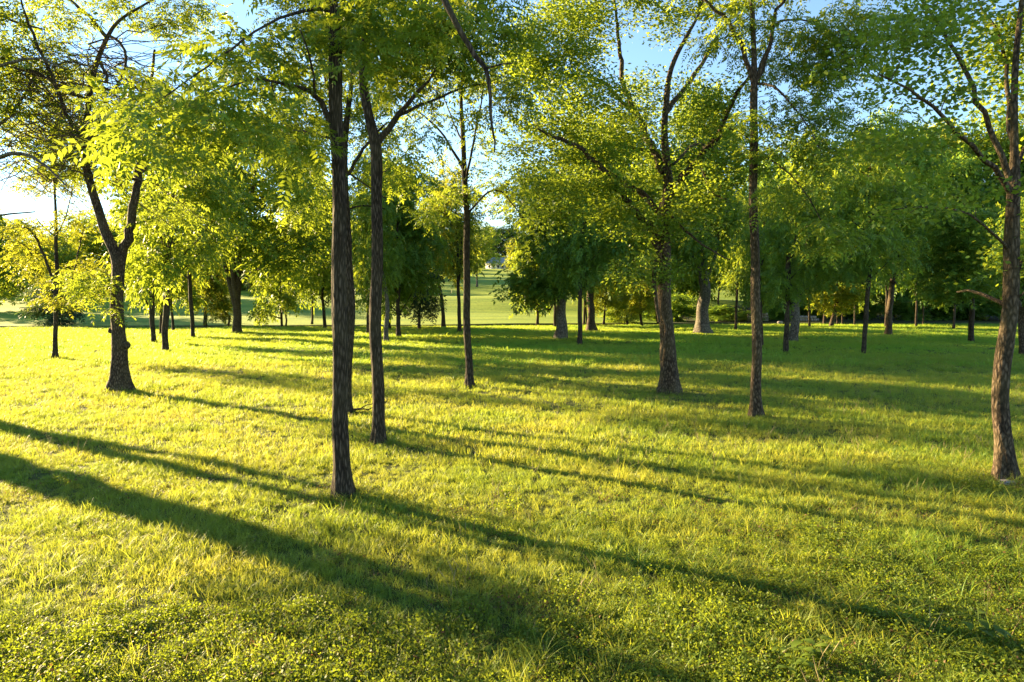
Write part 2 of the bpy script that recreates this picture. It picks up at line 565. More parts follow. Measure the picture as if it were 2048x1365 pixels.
# ------------------------------------------------------------------ the setting
def strip(name, s_vals, x_vals, mat, label=None):
    Xg, Sg = np.meshgrid(x_vals, s_vals)
    Yg = edge_y(Xg) + Sg
    Zg = terrain(Xg, Yg)
    v = np.stack([Xg, Yg, Zg], -1).reshape(-1, 3)
    nx, ny = len(x_vals), len(s_vals)
    i, j = np.meshgrid(np.arange(nx - 1), np.arange(ny - 1))
    a = (j * nx + i).ravel()
    f = np.stack([a, a + 1, a + nx + 1, a + nx], 1)
    o = obj(name, mesh_np(name, v, f, (mat,), smooth=True))
    o['kind'] = 'structure'
    if label:
        o['label'] = label
    return o


xs = np.concatenate([-np.geomspace(600, 22, 40), np.linspace(-20, 20, 81), np.geomspace(22, 600, 40)])
xs_w = np.concatenate([-np.geomspace(600, 92, 20), np.linspace(-90, 90, 181), np.geomspace(92, 600, 20)])
s_near = np.concatenate([np.linspace(-200, -92, 12), np.arange(-90, -55, 0.4), np.linspace(-55, 0, 60)])
strip('meadow', s_near, np.concatenate([-np.geomspace(600, 32, 34), np.arange(-30, 30.01, 0.5), np.geomspace(32, 600, 34)]), M['meadow'])
strip('ditch_bank', np.array([0, 0.6, 1.2, 1.8, 2.4, 2.65, 2.9, 3.4, 4.0]), xs_w, M['bank'])
s_far = np.concatenate([np.arange(4, 120, 2.0), np.geomspace(120, 900, 50)])
x_split = 22.0
strip('far_lawn', s_far, np.concatenate([-np.geomspace(600, 92, 20), np.linspace(-90, x_split, 100)]), M['lawn'])
xr = np.concatenate([np.linspace(x_split, 90, 60), np.geomspace(92, 600, 20)])
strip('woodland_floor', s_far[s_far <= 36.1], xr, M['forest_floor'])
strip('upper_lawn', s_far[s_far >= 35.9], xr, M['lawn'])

# ------------------------------------------------------------------ hero trees
DENS = 1.0
CR = {}


def hero(name, label, base_px, trunk, limbs, blobs, bark, leafm, style, depth=None, per=10, L=0.38, pairs=6, spread=0.16,
         dens=7.0, flare=0.4, droop=0.35, llen=0.26, lwid=0.36, seed=1, sides=22, knobs=None, group=None, thresh=0.42):
    rng = np.random.default_rng(seed)
    g = G(*base_px) if depth is None else None
    Y = g[1] if depth is None else depth
    if g is None:
        p = W(base_px[0], base_px[1], Y); g = np.array([p[0], p[1], float(terrain(p[0], p[1]))])
    root = thing(name, label, 'tree', g, group)
    k = Y / F
    path = []; rad = []
    for i, q in enumerate(trunk):
        px, py, w = q[:3]; dy = q[3] if len(q) > 3 else 0.0
        p = W(px, py, Y + dy)
        if i == 0: p = g.copy()
        path.append(p - g); rad.append(w * 0.47 * (Y + dy) / F / math.hypot(1, (px - 1024) / F))
    me, P, r = trunk_mesh(path, rad, bark, flare, sides, seed=seed)
    tr = obj('trunk', me, root)
    SP = [P[P[:, 2] > 1.8]]; SR = [r[P[:, 2] > 1.8]]
    for lb in limbs:
        pts = []; rr = []
        for q in lb:
            px, py, w = q[:3]; dy = q[3] if len(q) > 3 else 0.0
            pts.append(W(px, py, Y + dy) - g); rr.append(max(0.004, w * 0.5 * (Y + dy) / F / math.hypot(1, (px - 1024) / F)))
        lp, lr = smooth_path(pts, rr, 0.22)
        if len(lp) > 4:
            jit = rng.normal(0, 1, lp.shape) * (lr * 0.35)[:, None]
            jit[0] = 0
            lp = lp + jit
        v, f = tubes(lp[None], lr[None], 10)
        obj('limb', mesh_np('limb', v, f, (bark,), smooth=True), root)
        SP.append(lp[1:]); SR.append(lr[1:])
    SP = np.vstack(SP); SR = np.concatenate(SR)
    C = []
    for b in blobs:
        cx, cyy, rx, ry = b[:4]
        dy = b[4] if len(b) > 4 else 0.0
        rd = b[5] if len(b) > 5 else None
        mul = b[6] if len(b) > 6 else 1.0
        Yb = Y + dy
        c = W(cx, cyy, Yb) - g
        rxm, rym = rx * Yb / F, ry * Yb / F
        if rd is None: rd = 0.5 * (rxm + rym)
        nn = int(dens * DENS * mul * math.pi * rxm * rym * (0.6 + 0.25 * min(rd, 3)) + 1)
        C.append(blob_points(c, np.array([rxm, rd, rym]), nn, rng, thresh, seed * 3.1))
    C = np.vstack([c for c in C if len(c)])
    C = C[C[:, 2] > 0.5]
    TP, TR = connect(SP, SR, C, rng)
    v, f = tubes(TP, TR, 4)
    obj('twigs', mesh_np('twigs', v, f, (M['twig'],), smooth=True), root, kind='stuff')
    v, f, var = foliage(TP, rng, style, per, spread, L, pairs, droop, llen, lwid)
    obj('crown', mesh_np('crown', v, f, (leafm,), var), root, kind='stuff')
    CR[label] = len(f)
    return root, g, Y


# A: nearest tall trunk left of centre
A, gA, YA = hero('shade_tree', 'tall dark furrowed trunk nearest the camera, left of centre', (687, 996),
    [(687, 996, 40), (685, 930, 35), (683, 800, 34), (681, 700, 33), (677, 500, 31), (676, 430, 29), (672, 250, 28), (671, 100, 28), (665, 0, 22), (658, -200, 17), (655, -420, 7)],
    [[(664, 250, 13), (642, 205, 11, -.1), (618, 182, 9, -.3), (570, 168, 6, -.8), (515, 158, 5, -1.4), (455, 175, 3, -2)],
     [(630, 192, 6, -.2), (627, 150, 5, -.3), (618, 110, 4, -.5), (600, 60, 3, -.6)],
     [(666, 278, 6), (625, 268, 5, .3), (590, 262, 4, .6), (545, 285, 3, .9), (500, 310, 2, 1.1)],
     [(664, 22, 8), (620, 20, 7, -.2), (580, 30, 6, -.5), (530, 52, 5, -.9), (440, 115, 4, -1.5), (370, 165, 3, -2.0), (300, 215, 2.5, -2.5)],
     [(661, -60, 11), (560, -150, 9, -.5), (430, -160, 7, -1.5), (330, -80, 5, -2)],
     [(660, -80, 11), (760, -160, 9, -.5), (860, -120, 7, -1), (950, -60, 4, -1.4)],
     [(660, -60, 13), (740, -150, 13, -1.2), (820, -110, 13, -2.2), (884, -6, 12.5, -2.8), (925, 70, 11, -2.8), (950, 112, 10, -2.8), (973, 138, 9, -2.8), (980, 190, 7, -2.8), (985, 250, 5, -2.8), (988, 285, 3.5, -2.8), (990, 306, 2, -2.8)],
     [(974, 136, 4, -2.8), (1000, 130, 3, -2.8), (1026, 126, 2, -2.8)],
     [(657, -250, 8), (600, -400, 6, .6), (560, -560, 3, 1)], [(657, -230, 8), (730, -380, 6, .8), (760, -520, 3, 1.5)]],
    [(430, 250, 180, 110, -1.8, 1.6, .45), (330, 290, 130, 80, -2.4, 1.4, .5), (520, 70, 140, 80, -.8, 1.4, .6), (560, 250, 90, 70, -.5, .9, .5), (270, 215, 80, 50, -1.6, .9, .6),
     (410, 150, 110, 70, -1.6, 1.2, .6), (620, 60, 90, 70, -.4, 1.0, .6), (700, 110, 60, 60, -.8, .5, .5), (720, 20, 100, 60, -.6, 1.0, .6), (860, 30, 120, 60, -1.0, 1.2, .6), (390, 410, 45, 50, -2.0, .8, .6),
     (560, -150, 260, 100, -.5, 2), (820, -140, 200, 90, 0, 2), (650, -380, 260, 160, 1, 2.5, .7), (470, 350, 70, 50, -1.2, .7, .8)],
    M['bark_dark'], M['leaf_green'], 'pinnate', per=11, L=0.40, pairs=7, spread=0.16, dens=13, seed=11, lwid=.42, sides=36)

# A2: partner directly behind A
hero('shade_tree', 'slim dark trunk tucked directly behind the nearest trunk, limb rising to the right', (690, 829),
    [(690, 829, 26), (694, 700, 24), (696, 600, 23), (694, 500, 22), (691, 430, 21), (690, 330, 19), (689, 285, 17), (695, 220, 11), (704, 160, 9), (711, 100, 8), (716, 0, 6), (722, -120, 3)],
    [[(695, 350, 8), (710, 325, 7), (728, 297, 6), (748, 272, 5), (775, 245, 3)], [(695, 345, 5), (720, 362, 4), (742, 378, 3), (775, 400, 2)],
     [(690, 300, 13), (675, 230, 11, .5), (650, 150, 8, 1), (630, 60, 6, 1.5), (620, -60, 3, 2)], [(696, 420, 4), (725, 412, 3, .4), (770, 418, 2, .8)]],
    [(640, 210, 90, 90, 1, 1.5), (560, 300, 90, 80, 1.5, 1.5), (760, 230, 70, 70, 1, 1.2), (720, 100, 110, 80, 0, 1.5), (620, 40, 110, 80, 1, 1.5), (800, 360, 60, 60, 1, 1, .8), (610, 400, 60, 50, 1.5, 1, .7), (700, -80, 200, 100, 1, 2.5)],
    M['bark_dark'], M['leaf_green'], 'pinnate', per=9, L=0.42, pairs=6, spread=0.18, dens=10, seed=12, lwid=.42)

# B: second tall trunk with a fork
B_, gB, YB = hero('shade_tree', 'tall dark trunk forking high up with a limb to the upper right', (757, 891),
    [(757, 891, 28), (757, 860, 26), (756, 750, 25.5), (754, 600, 25), (752, 400, 24), (749, 300, 24), (738, 240, 20), (730, 190, 19), (729, 140, 18), (731, 90, 17), (736, 0, 14), (740, -150, 9), (740, -320, 4)],
    [[(752, 292, 15), (774, 257, 13), (798, 229, 11), (828, 192, 8), (858, 160, 5), (880, 120, 3)], [(796, 231, 8), (830, 215, 6, .3), (880, 195, 5, .6), (940, 172, 4, .9), (1005, 165, 2.5, 1.2)],
     [(730, 130, 6), (770, 90, 5, .5), (830, 60, 4, 1), (900, 40, 3, 1.4)], [(738, -60, 8), (660, -150, 6, .6), (600, -220, 3, 1)]],
    [(840, 80, 140, 80, .5, 1.6, 1.2), (780, 160, 70, 60, .8, 1, 1), (930, 140, 90, 50, .8, 1), (860, 270, 60, 28, 1, .8, .6), (950, 30, 130, 60, 0, 1.4), (1020, 190, 60, 50, 1.2, .9), (780, 330, 50, 40, .8, .7, .6), (960, 230, 50, 30, 1, .6, .6),
     (740, -150, 260, 110, .5, 2.5), (760, -330, 200, 110, .5, 2, .7), (690, 60, 60, 60, .6, .8)],
    M['bark_dark'], M['leaf_green'], 'pinnate', per=10, L=0.42, pairs=6, spread=0.17, dens=11, seed=13, lwid=.42, sides=32)

# C
hero('shade_tree', 'slender dark trunk standing alone near the centre, small stubby knot low down', (939, 776),
    [(939, 776, 18), (938, 740, 16), (936, 650, 15), (934, 600, 14.5), (932, 450, 13), (930, 350, 12), (926, 260, 9), (923, 200, 7), (925, 120, 5), (928, 30, 3)],
    [[(932, 440, 6), (950, 412, 4), (975, 386, 3.5), (1003, 384, 3), (1030, 415, 2.5), (1060, 455, 2)], [(930, 345, 7), (905, 300, 5), (880, 262, 4), (848, 232, 3), (820, 215, 2)],
     [(931, 380, 5), (938, 330, 5, -.3), (950, 270, 4, -.5), (962, 205, 3, -.8), (970, 150, 2, -1)], [(928, 290, 4), (905, 240, 3, .5), (885, 190, 2, .8)]],
    [(870, 222, 45, 26, 0, .9, .9), (955, 250, 35, 60, -.3, .8, .8), (925, 385, 45, 26, 0, .8, .9), (1015, 420, 45, 35, 0, .7, .9), (900, 140, 90, 50, .5, 1.2), (970, 140, 60, 50, 0, 1), (925, 60, 110, 50, 0, 1.5), (890, 420, 40, 32, 0, .8, 1), (985, 345, 40, 55, .4, 1, 1), (1025, 380, 40, 50, .8, 1, 1), (860, 420, 40, 40, .8, .8, .8), (900, 470, 45, 25, 0, .8, .7), (1050, 470, 30, 25, 0, .5, .8)],
    M['bark_dark'], M['leaf_green'], 'pinnate', per=9, L=0.40, pairs=5, spread=0.18, dens=7, seed=14, lwid=.42, llen=.3)

# D: big spreading tree right of centre
D_, gD, YD = hero('spreading_tree', 'large tree right of centre with wide spreading dark limbs and a vined trunk', (1338, 789),
    [(1338, 789, 40), (1338, 750, 35), (1336, 700, 33), (1333, 620, 29), (1330, 540, 27), (1326, 470, 27), (1328, 420, 26), (1334, 380, 22), (1332, 320, 16), (1330, 260, 14), (1333, 210, 13), (1338, 160, 11), (1350, 120, 10), (1375, 70, 8), (1400, 20, 5), (1420, -60, 3)],
    [[(1320, 505, 15.0), (1302, 460, 13.8, -.3), (1265, 415, 12.5, -.8), (1225, 365, 11.2, -1.4), (1190, 325, 10.0, -1.8), (1150, 290, 8.8, -2.2), (1110, 275, 6.2, -2.6), (1070, 255, 3.8, -3)],
     [(1325, 440, 13.8), (1300, 405, 12.5, .4), (1258, 372, 11.2, .8), (1205, 338, 8.8, 1.2), (1160, 290, 7.5, 1.6), (1120, 240, 5.0, 2), (1080, 200, 3.1, 2.4)],
     [(1328, 345, 16.2), (1305, 300, 15.0, .5), (1285, 255, 13.8, .9), (1265, 215, 11.2, 1.2), (1250, 180, 10.0, 1.4), (1242, 130, 8.8, 1.6), (1235, 60, 6.2, 1.8), (1225, -30, 3.8, 2)],
     [(1342, 385, 16.2), (1368, 350, 15.0, -.4), (1400, 315, 13.8, -.9), (1435, 272, 12.5, -1.4), (1455, 225, 10.0, -1.8), (1475, 185, 8.8, -2), (1492, 160, 6.2, -2.2), (1510, 130, 3.8, -2.4)],
     [(1332, 225, 11.2), (1360, 190, 10.0, .5), (1390, 150, 8.8, .8), (1415, 105, 7.5, 1.1), (1440, 68, 6.2, 1.4), (1470, 20, 3.8, 1.8)],
     [(1258, 218, 7.5, 1.2), (1205, 165, 6.2, .8), (1150, 150, 3.8, .5)], [(1285, 300, 7.5, .7), (1250, 292, 6.2, .2), (1200, 290, 3.8, -.2)],
     [(1325, 510, 11.2), (1308, 540, 8.8, -.4), (1312, 600, 7.5, -.5), (1318, 645, 5.0, -.6)], [(1340, 430, 6.2), (1380, 470, 5.0, -.6), (1420, 500, 3.8, -1), (1460, 520, 2.5, -1.3)],
     [(1400, 318, 6.2, -.9), (1420, 380, 5.0, -1.3), (1452, 400, 3.8, -1.6)], [(1345, 330, 6.2), (1390, 290, 5.0, .8), (1430, 300, 3.8, 1.3), (1460, 330, 2.5, 1.6)]],
    [(1110, 230, 95, 70, -1.5, 2, 1.1), (1190, 350, 100, 55, -1, 2, 1.2), (1110, 400, 70, 70, -1.5, 1.5, 1.1), (1230, 440, 70, 45, -.5, 1.5, 1.1), (1200, 210, 80, 60, .5, 2), (1290, 320, 60, 60, .8, 1.5, .9), (1290, 170, 45, 50, 1, 1.2, .8),
     (1400, 250, 60, 50, -.8, 1.5), (1440, 360, 70, 60, -1.2, 1.5, 1.2), (1400, 440, 60, 50, -.6, 1.2), (1325, 510, 30, 55, -.5, .6, 1.3), (1330, 430, 30, 40, -.6, .6, 1.2), (1120, 110, 100, 70, 0, 2), (1180, 40, 90, 70, 1, 2), (1340, 240, 50, 40, 1, 1.2, .8),
     (1330, 60, 40, 40, 1, 1, .7), (1370, 10, 60, 30, 1, 1.2), (1450, 190, 40, 35, -1.5, 1, .9), (1260, 20, 40, 50, 1.5, 1.2), (1300, -110, 260, 90, 1, 3), (1060, 300, 50, 60, -2, 1.2, 1), (1060, 60, 70, 90, 0, 2, 1), (1040, 160, 50, 70, -.5, 1.5, .9), (1240, 260, 60, 60, 0, 1.6, .9), (1380, 160, 40, 36, .6, 1.2, .6), (1480, 300, 50, 50, -1.4, 1.2, .9), (1270, 540, 50, 40, -.5, 1, .6)],
    M['bark_mid'], M['leaf_mid'], 'simple', per=74, L=0.135, spread=0.28, dens=9.5, seed=15, sides=30, lwid=0.5, thresh=.42)

# E
E_, gE, YE = hero('shade_tree', 'straight slim brown trunk right of centre, limbs forking in a V near the top', (1513, 838),
    [(1513, 838, 27), (1513, 800, 23), (1512, 700, 22), (1511, 600, 20.5), (1509, 500, 19), (1508, 400, 18), (1508, 300, 17.5), (1508, 180, 16), (1507, 120, 12), (1505, 60, 11), (1504, 0, 10), (1503, -140, 6), (1503, -300, 3)],
    [[(1507, 165, 11), (1497, 135, 10), (1482, 85, 9), (1458, 45, 8), (1432, 20, 7), (1400, -6, 5), (1340, -60, 3)], [(1510, 165, 10), (1524, 130, 9), (1540, 80, 8), (1550, 30, 7), (1562, 10, 6), (1600, -30, 4)],
     [(1512, 160, 7), (1530, 130, 6, .4), (1550, 50, 5, .8), (1590, 40, 4, 1.2), (1640, 50, 3, 1.6), (1690, 90, 2, 2)], [(1515, 168, 6), (1545, 172, 5, -.4), (1580, 205, 4, -.8), (1620, 260, 3, -1.2), (1650, 320, 2, -1.6)],
     [(1509, 310, 5), (1540, 320, 4, -.5), (1580, 350, 3, -1), (1620, 400, 2.5, -1.5), (1650, 460, 2, -1.8)], [(1504, -20, 8), (1600, -110, 6, -.4), (1720, -120, 4, -.8)], [(1504, -40, 8), (1420, -130, 6, .4), (1350, -160, 4, .8)], [(1508, 290, 4), (1480, 265, 3, -.4), (1440, 250, 2, -.8)]],
    [(1440, 70, 50, 45, 0, 1), (1600, 90, 100, 70, .5, 1.6, 1.2), (1560, 300, 60, 45, -.6, .9), (1610, 210, 90, 60, -.3, 1.3, 1.1), (1690, 130, 80, 70, .5, 1.5, 1.1), (1720, 40, 90, 60, .5, 1.4), (1500, -90, 220, 80, 0, 2.5), (1650, 480, 60, 55, -1.8, .7, 1.1),
     (1470, 250, 50, 32, -.5, .7, .9), (1570, 400, 60, 45, -1, .8, .9), (1490, 20, 50, 50, .3, 1), (1660, 320, 70, 60, -1.2, 1, 1), (1500, -270, 220, 120, 0, 2.5, .7), (1740, 250, 60, 60, .3, 1, .8)],
    M['bark_mid'], M['leaf_green'], 'pinnate', per=10, L=0.42, pairs=6, spread=0.17, dens=10.5, seed=16, lwid=.42, sides=30)

# F: right edge tree
F_, gF, YF = hero('shade_tree', 'thick brown trunk at the right edge, sunlit on its left side, stone at its foot', (2012, 962),
    [(2012, 962, 46), (2008, 900, 42), (2005, 830, 40), (2009, 740, 39), (2017, 650, 37), (2021, 600, 36), (2023, 500, 34), (2024, 420, 32), (2025, 360, 28), (2027, 300, 18), (2029, 200, 16), (2034, 100, 14), (2044, 0, 12), (2056, -150, 7), (2065, -300, 4)],
    [[(2020, 385, 15), (1998, 350, 13, -.2), (1960, 308, 11, -.5), (1910, 262, 10, -.9), (1868, 215, 8, -1.2), (1820, 180, 6, -1.6), (1760, 150, 4, -2)],
     [(2022, 365, 15), (2000, 310, 14), (1978, 255, 12), (1955, 200, 11), (1935, 155, 10), (1912, 110, 9), (1880, 55, 8), (1845, 5, 6), (1800, -60, 4)],
     [(2028, 320, 12), (2022, 260, 11, .4), (2016, 180, 10, .6), (2010, 110, 8, .8), (1990, 60, 7, 1), (1965, 20, 5, 1.2), (1940, -40, 3, 1.4)],
     [(2015, 500, 8), (1998, 478, 7, -.3), (1970, 452, 6, -.6), (1935, 428, 5, -.9), (1890, 416, 4, -1.2), (1840, 414, 3, -1.5), (1785, 420, 2, -1.8)],
     [(2012, 612, 10), (1985, 597, 9, .3), (1960, 587, 8, .6), (1935, 582, 6, .9), (1915, 585, 4, 1.1)], [(2030, 340, 10), (2060, 280, 8, .3), (2110, 200, 6, .5), (2170, 130, 4, .8)], [(2030, 600, 6), (2045, 588, 5, -.2), (2060, 570, 3, -.3)],
     [(2022, 580, 7), (2050, 500, 6, .5), (2070, 420, 4, 1)]],
    [(1780, 120, 100, 70, -1.2, 1.1, 1), (1740, 270, 70, 55, -1.6, .9, .9), (1850, 50, 80, 50, -.3, 1, .9), (1930, 30, 50, 40, .5, .8, .7), (2010, 110, 50, 100, .5, .8, .7), (1980, 270, 40, 55, .2, .7, .8), (1900, 190, 60, 35, -.6, .8, .6), (1850, 290, 60, 36, -.9, .8, .8),
     (1930, 380, 70, 40, -.5, .9, 1), (2050, 470, 45, 90, .3, .8, 1), (1990, 440, 40, 50, .2, .5, .9), (2120, 150, 140, 160, 1, 2), (1960, -140, 240, 90, .5, 2), (1820, 420, 60, 30, -1.5, .6, .8), (1680, 200, 60, 60, -2, .8, .8), (1918, 572, 28, 20, 1.0, .4, .9), (1975, 575, 30, 25, .4, .4, .7)],
    M['bark_mid'], M['leaf_mid'], 'simple', per=52, L=0.098, spread=0.24, dens=22, seed=17, sides=40, lwid=0.72, thresh=.46)

# G: forked tree at left
G_, gG, YG = hero('forked_tree', 'stout grey-brown tree at left forking low into a V, burl on its right side', (240, 785),
    [(240, 785, 46), (240, 750, 38), (238, 700, 35), (236, 660, 31), (233, 600, 29), (233, 560, 28), (234, 525, 30), (226, 498, 24), (210, 460, 22), (197, 420, 20), (184, 380, 18), (174, 330, 17), (172, 270, 16), (178, 200, 14), (192, 130, 12), (215, 72, 9), (240, 40, 7), (285, 12, 5), (340, -20, 3)],
    [[(240, 530, 22), (247, 500, 21), (256, 465, 19), (263, 430, 18), (270, 395, 17), (276, 350, 15, .5), (282, 300, 13, 1), (290, 240, 11, 1.4), (300, 180, 8, 1.8), (310, 100, 5, 2)],
     [(196, 120, 8), (208, 138, 7, -.3), (215, 165, 6, -.5)], [(213, 75, 9), (190, 45, 8), (160, 18, 7), (125, -15, 5), (90, -60, 3)], [(218, 72, 7), (240, 88, 6), (252, 118, 6), (245, 150, 5), (232, 180, 4)],
     [(173, 290, 10), (140, 240, 9, -.8), (110, 170, 8, -1.4), (75, 90, 7, -2), (50, 30, 5, -2.4), (35, -30, 3, -3)], [(275, 360, 7), (230, 350, 6, -.8), (185, 352, 5, -1.4), (140, 340, 3, -2)],
     [(176, 340, 8), (130, 310, 7, .8), (80, 300, 5, 1.4), (30, 290, 3, 2)], [(276, 350, 7), (320, 320, 5, 0), (360, 300, 3, -.4)], [(178, 200, 8), (120, 175, 6, .4), (60, 120, 5, .6), (0, 130, 4, .8)], [(108, 165, 5, -1.4), (60, 140, 4, -1.6), (10, 150, 3, -1.8)]],
    [(230, 270, 90, 60, .5, 1.8, .7), (120, 320, 80, 50, 0, 1.8, .7), (70, 40, 80, 50, -1, 1.8, .9), (285, 30, 70, 32, .4, 1.2, .8), (345, 420, 40, 50, 1, 1.2, .7), (30, 210, 70, 70, 0, 2, .9), (190, 565, 42, 36, -.5, .9, 1.1), (230, 620, 10, 12, -.5, .4, 1.5),
     (290, 310, 60, 40, 1.5, 1.2, .6), (130, -110, 280, 80, 0, 3), (300, 190, 55, 50, 1.5, 1.2, .7), (350, 330, 40, 40, .5, 1, .8), (180, 220, 70, 70, 0, 1.4, .6), (400, 60, 70, 50, 1, 1.4, .7), (120, 130, 60, 50, -.8, 1.4, .5), (20, 100, 50, 60, 0, 1.4, .8)],
    M['bark_mid'], M['leaf_green'], 'pinnate', per=11, L=0.40, pairs=5, spread=0.20, dens=12, seed=18, sides=32, llen=.30, lwid=.42)


def lump(parent, c, r, axis, mat, name, seed):
    """knobbly branch stub: a short swollen tube closed by a rounded, hollow end"""
    rng = np.random.default_rng(seed)
    ax = unit(np.asarray(axis, float))
    t = np.array([-0.9, -0.4, 0.1, 0.55, 0.9, 1.02, 0.95, 0.7])
    rr = np.array([0.55, 0.85, 1.0, 0.95, 0.82, 0.55, 0.35, 0.02]) * r
    P = c + ax * (t * r * 1.1)[:, None]
    v, f = tubes(np.stack([c + ax * x * r * 1.1 for x in np.linspace(-0.9, 1.02, 8)])[None], np.ones((1, 8)) * r, 14)
    v = v.reshape(8, 14, 3); ctr = v.mean(1, keepdims=True)
    d = unit(v - ctr)
    v = P[:, None] + d * rr[:, None, None] * (1 + rng.normal(0, 0.06, (8, 14, 1)))
    return obj(name, mesh_np(name, v.reshape(-1, 3), f, (mat,), smooth=True), parent)


kG = YG / F
lump(G_, W(250, 691, YG) - gG, 8.0 * kG, (1, -0.25, 0.2), M['bark_mid'], 'burl', 3)
lump(G_, W(224, 662, YG) - gG, 6.0 * kG, (-1, -0.4, 0.25), M['bark_mid'], 'cut_stub', 4)
lump(F_, W(2030, 610, YF) - gF, 9 * YF / F, (0.9, -0.5, 0.1), M['bark_mid'], 'burl', 5)


def vine_part(root, g, Y, paths, mat, name='vine'):
    for pth in paths:
        pts = [W(q[0], q[1], Y + (q[3] if len(q) > 3 else 0)) - g for q in pth]
        rr = [max(0.004, q[2] * 0.5 * Y / F) for q in pth]
        lp, lr = smooth_path(pts, rr, 0.1)
        lp[1:-1] += np.random.default_rng(len(lp)).normal(0, 0.006, lp[1:-1].shape)
        v, f = tubes(lp[None], lr[None], 6)
        obj(name, mesh_np(name, v, f, (mat,), smooth=True), root)


vine_part(D_, gD, YD, [[(1322, 722, 5, -.28), (1323, 705, 5, -.3), (1330, 672, 5, -.33), (1332, 655, 5, -.33), (1326, 638, 5, -.3), (1323, 615, 4, -.3), (1326, 560, 3, -.3), (1320, 500, 3, -.3)]], M['vine'])

# dry vines and dead twigs tangled in the crown of the forked tree
rngv = np.random.default_rng(5)
nv = 520
P = np.empty((nv, 7, 3)); Rv = np.empty((nv, 7))
for i in range(nv):
    px, py = rngv.uniform(-20, 250), rngv.uniform(80, 340)
    dy = rngv.uniform(-2.2, 1.6)
    a = W(px, py, YG + dy) - gG
    dirv = np.array([rngv.uniform(0.3, 1.0) * (1 if rngv.random() < .8 else -1), rngv.uniform(-.5, .5), rngv.uniform(-0.75, 0.25)])
    Lv = rngv.uniform(1.2, 3.8)
    t = np.linspace(0, 1, 7)[:, None]
    P[i] = a + unit(dirv) * t * Lv + np.array([0, 0, -1]) * (t * (1 - t)) * rngv.uniform(-.3, .9) + rngv.normal(0, .05, (7, 3))
    Rv[i] = np.linspace(1, 0.4, 7) * rngv.uniform(0.007, 0.020) * (2.2 if i % 16 == 0 else 1)
v, f = tubes(P, Rv, 4)
obj('vine_tangle', mesh_np('vine_tangle', v, f, (M['vine'],), smooth=True), G_, kind='stuff')

# H: small sunlit tree at far left
hero('young_tree', 'small sunlit tree at the far left with one low limb leaning left', (110, 719),
    [(110, 719, 13), (111, 690, 11), (112, 640, 10.5), (113, 600, 10), (113, 560, 9.5), (112, 500, 8), (112, 450, 7.5), (111, 410, 6), (110, 360, 5), (112, 280, 4), (115, 200, 3), (118, 140, 2)],
    [[(110, 575, 7), (100, 545, 6), (88, 512, 6), (76, 482, 5.5), (62, 462, 5), (45, 455, 3), (15, 458, 2)], [(114, 625, 5), (128, 600, 4.5), (140, 570, 4), (150, 535, 3.5), (158, 500, 3), (166, 460, 2)],
     [(113, 475, 4), (100, 465, 3.5), (85, 452, 3), (72, 435, 2)], [(114, 470, 4), (125, 450, 3), (135, 420, 2.5), (145, 380, 2)], [(60, 500, 3, .3), (30, 480, 2.5, .5), (0, 476, 2, .8)]],
    [(55, 450, 60, 40, 0, 1.2, 1), (155, 440, 50, 50, 0, 1.2, .9), (110, 370, 75, 50, 0, 1.5, .8), (130, 600, 50, 20, -.3, .9, 1.4), (30, 520, 55, 36, .4, 1.2, 1.1), (180, 530, 36, 36, .3, 1, 1.1), (80, 330, 60, 36, 0, 1.2, .7), (175, 590, 30, 18, 0, .8, 1.1), (110, 550, 60, 30, .6, 1, .8), (120, 255, 100, 60, .5, 3, .9), (125, 170, 85, 55, .5, 2.6, .9), (170, 330, 60, 50, 1, 1.5, .8)],
    M['bark_dark'], M['leaf_yellow'], 'pinnate', per=9, L=0.42, pairs=4, spread=0.22, dens=4.6, seed=19, llen=.34, lwid=.45)

# trees just outside the left edge whose limbs and shadows reach into the picture
hero('shade_tree', 'tall tree just beyond the left edge whose bare grey limbs reach into the picture', (-245, 800),
    [(-245, 800, 60), (-243, 720, 52), (-242, 620, 48), (-243, 560, 40), (-241, 450, 28), (-239, 380, 16), (-238, 300, 12), (-236, 150, 11), (-235, 0, 10), (-235, -200, 5)],
    [[(-242, 640, 34), (-234, 560, 30, .9), (-226, 480, 24, 1.5), (-222, 420, 12, 1.8), (-220, 300, 6, 2.2)], [(-240, 430, 12), (-120, 345, 11, -.5), (0, 312, 10, -1), (55, 310, 8, -1.2), (95, 335, 5, -1.4), (130, 370, 3, -1.5)], [(-238, 320, 11), (-110, 290, 10, .5), (-10, 255, 8, 1), (40, 205, 6, 1.2), (70, 150, 4, 1.4)], [(-241, 480, 8), (-110, 440, 6, 0), (0, 431, 5, 0), (70, 424, 3, 0)],
     [(-236, 170, 10), (-120, 140, 9, -.5), (0, 132, 8, -.8), (70, 116, 6, -1), (130, 140, 4, -1.2)], [(-236, 60, 9), (-100, -20, 7), (20, 40, 6), (90, 60, 3)], [(-240, 200, 9), (-330, 100, 7), (-420, 50, 4)], [(-238, 250, 9), (-260, 120, 7, 3), (-280, 30, 4, 5)]],
    [(-240, 20, 170, 110, 0, 2.5, .5), (-60, 150, 90, 60, 0, 2, .8), (-20, 40, 80, 60, 0, 2, .8), (-240, -180, 200, 120, 0, 3, .6), (15, 310, 30, 20, -.6, .8, .6), (-380, 160, 100, 70, 0, 2, .5)],
    M['bark_grey'], M['leaf_green'], 'pinnate', per=10, L=0.45, pairs=4, spread=0.22, dens=5, seed=20, llen=.34, lwid=.45)
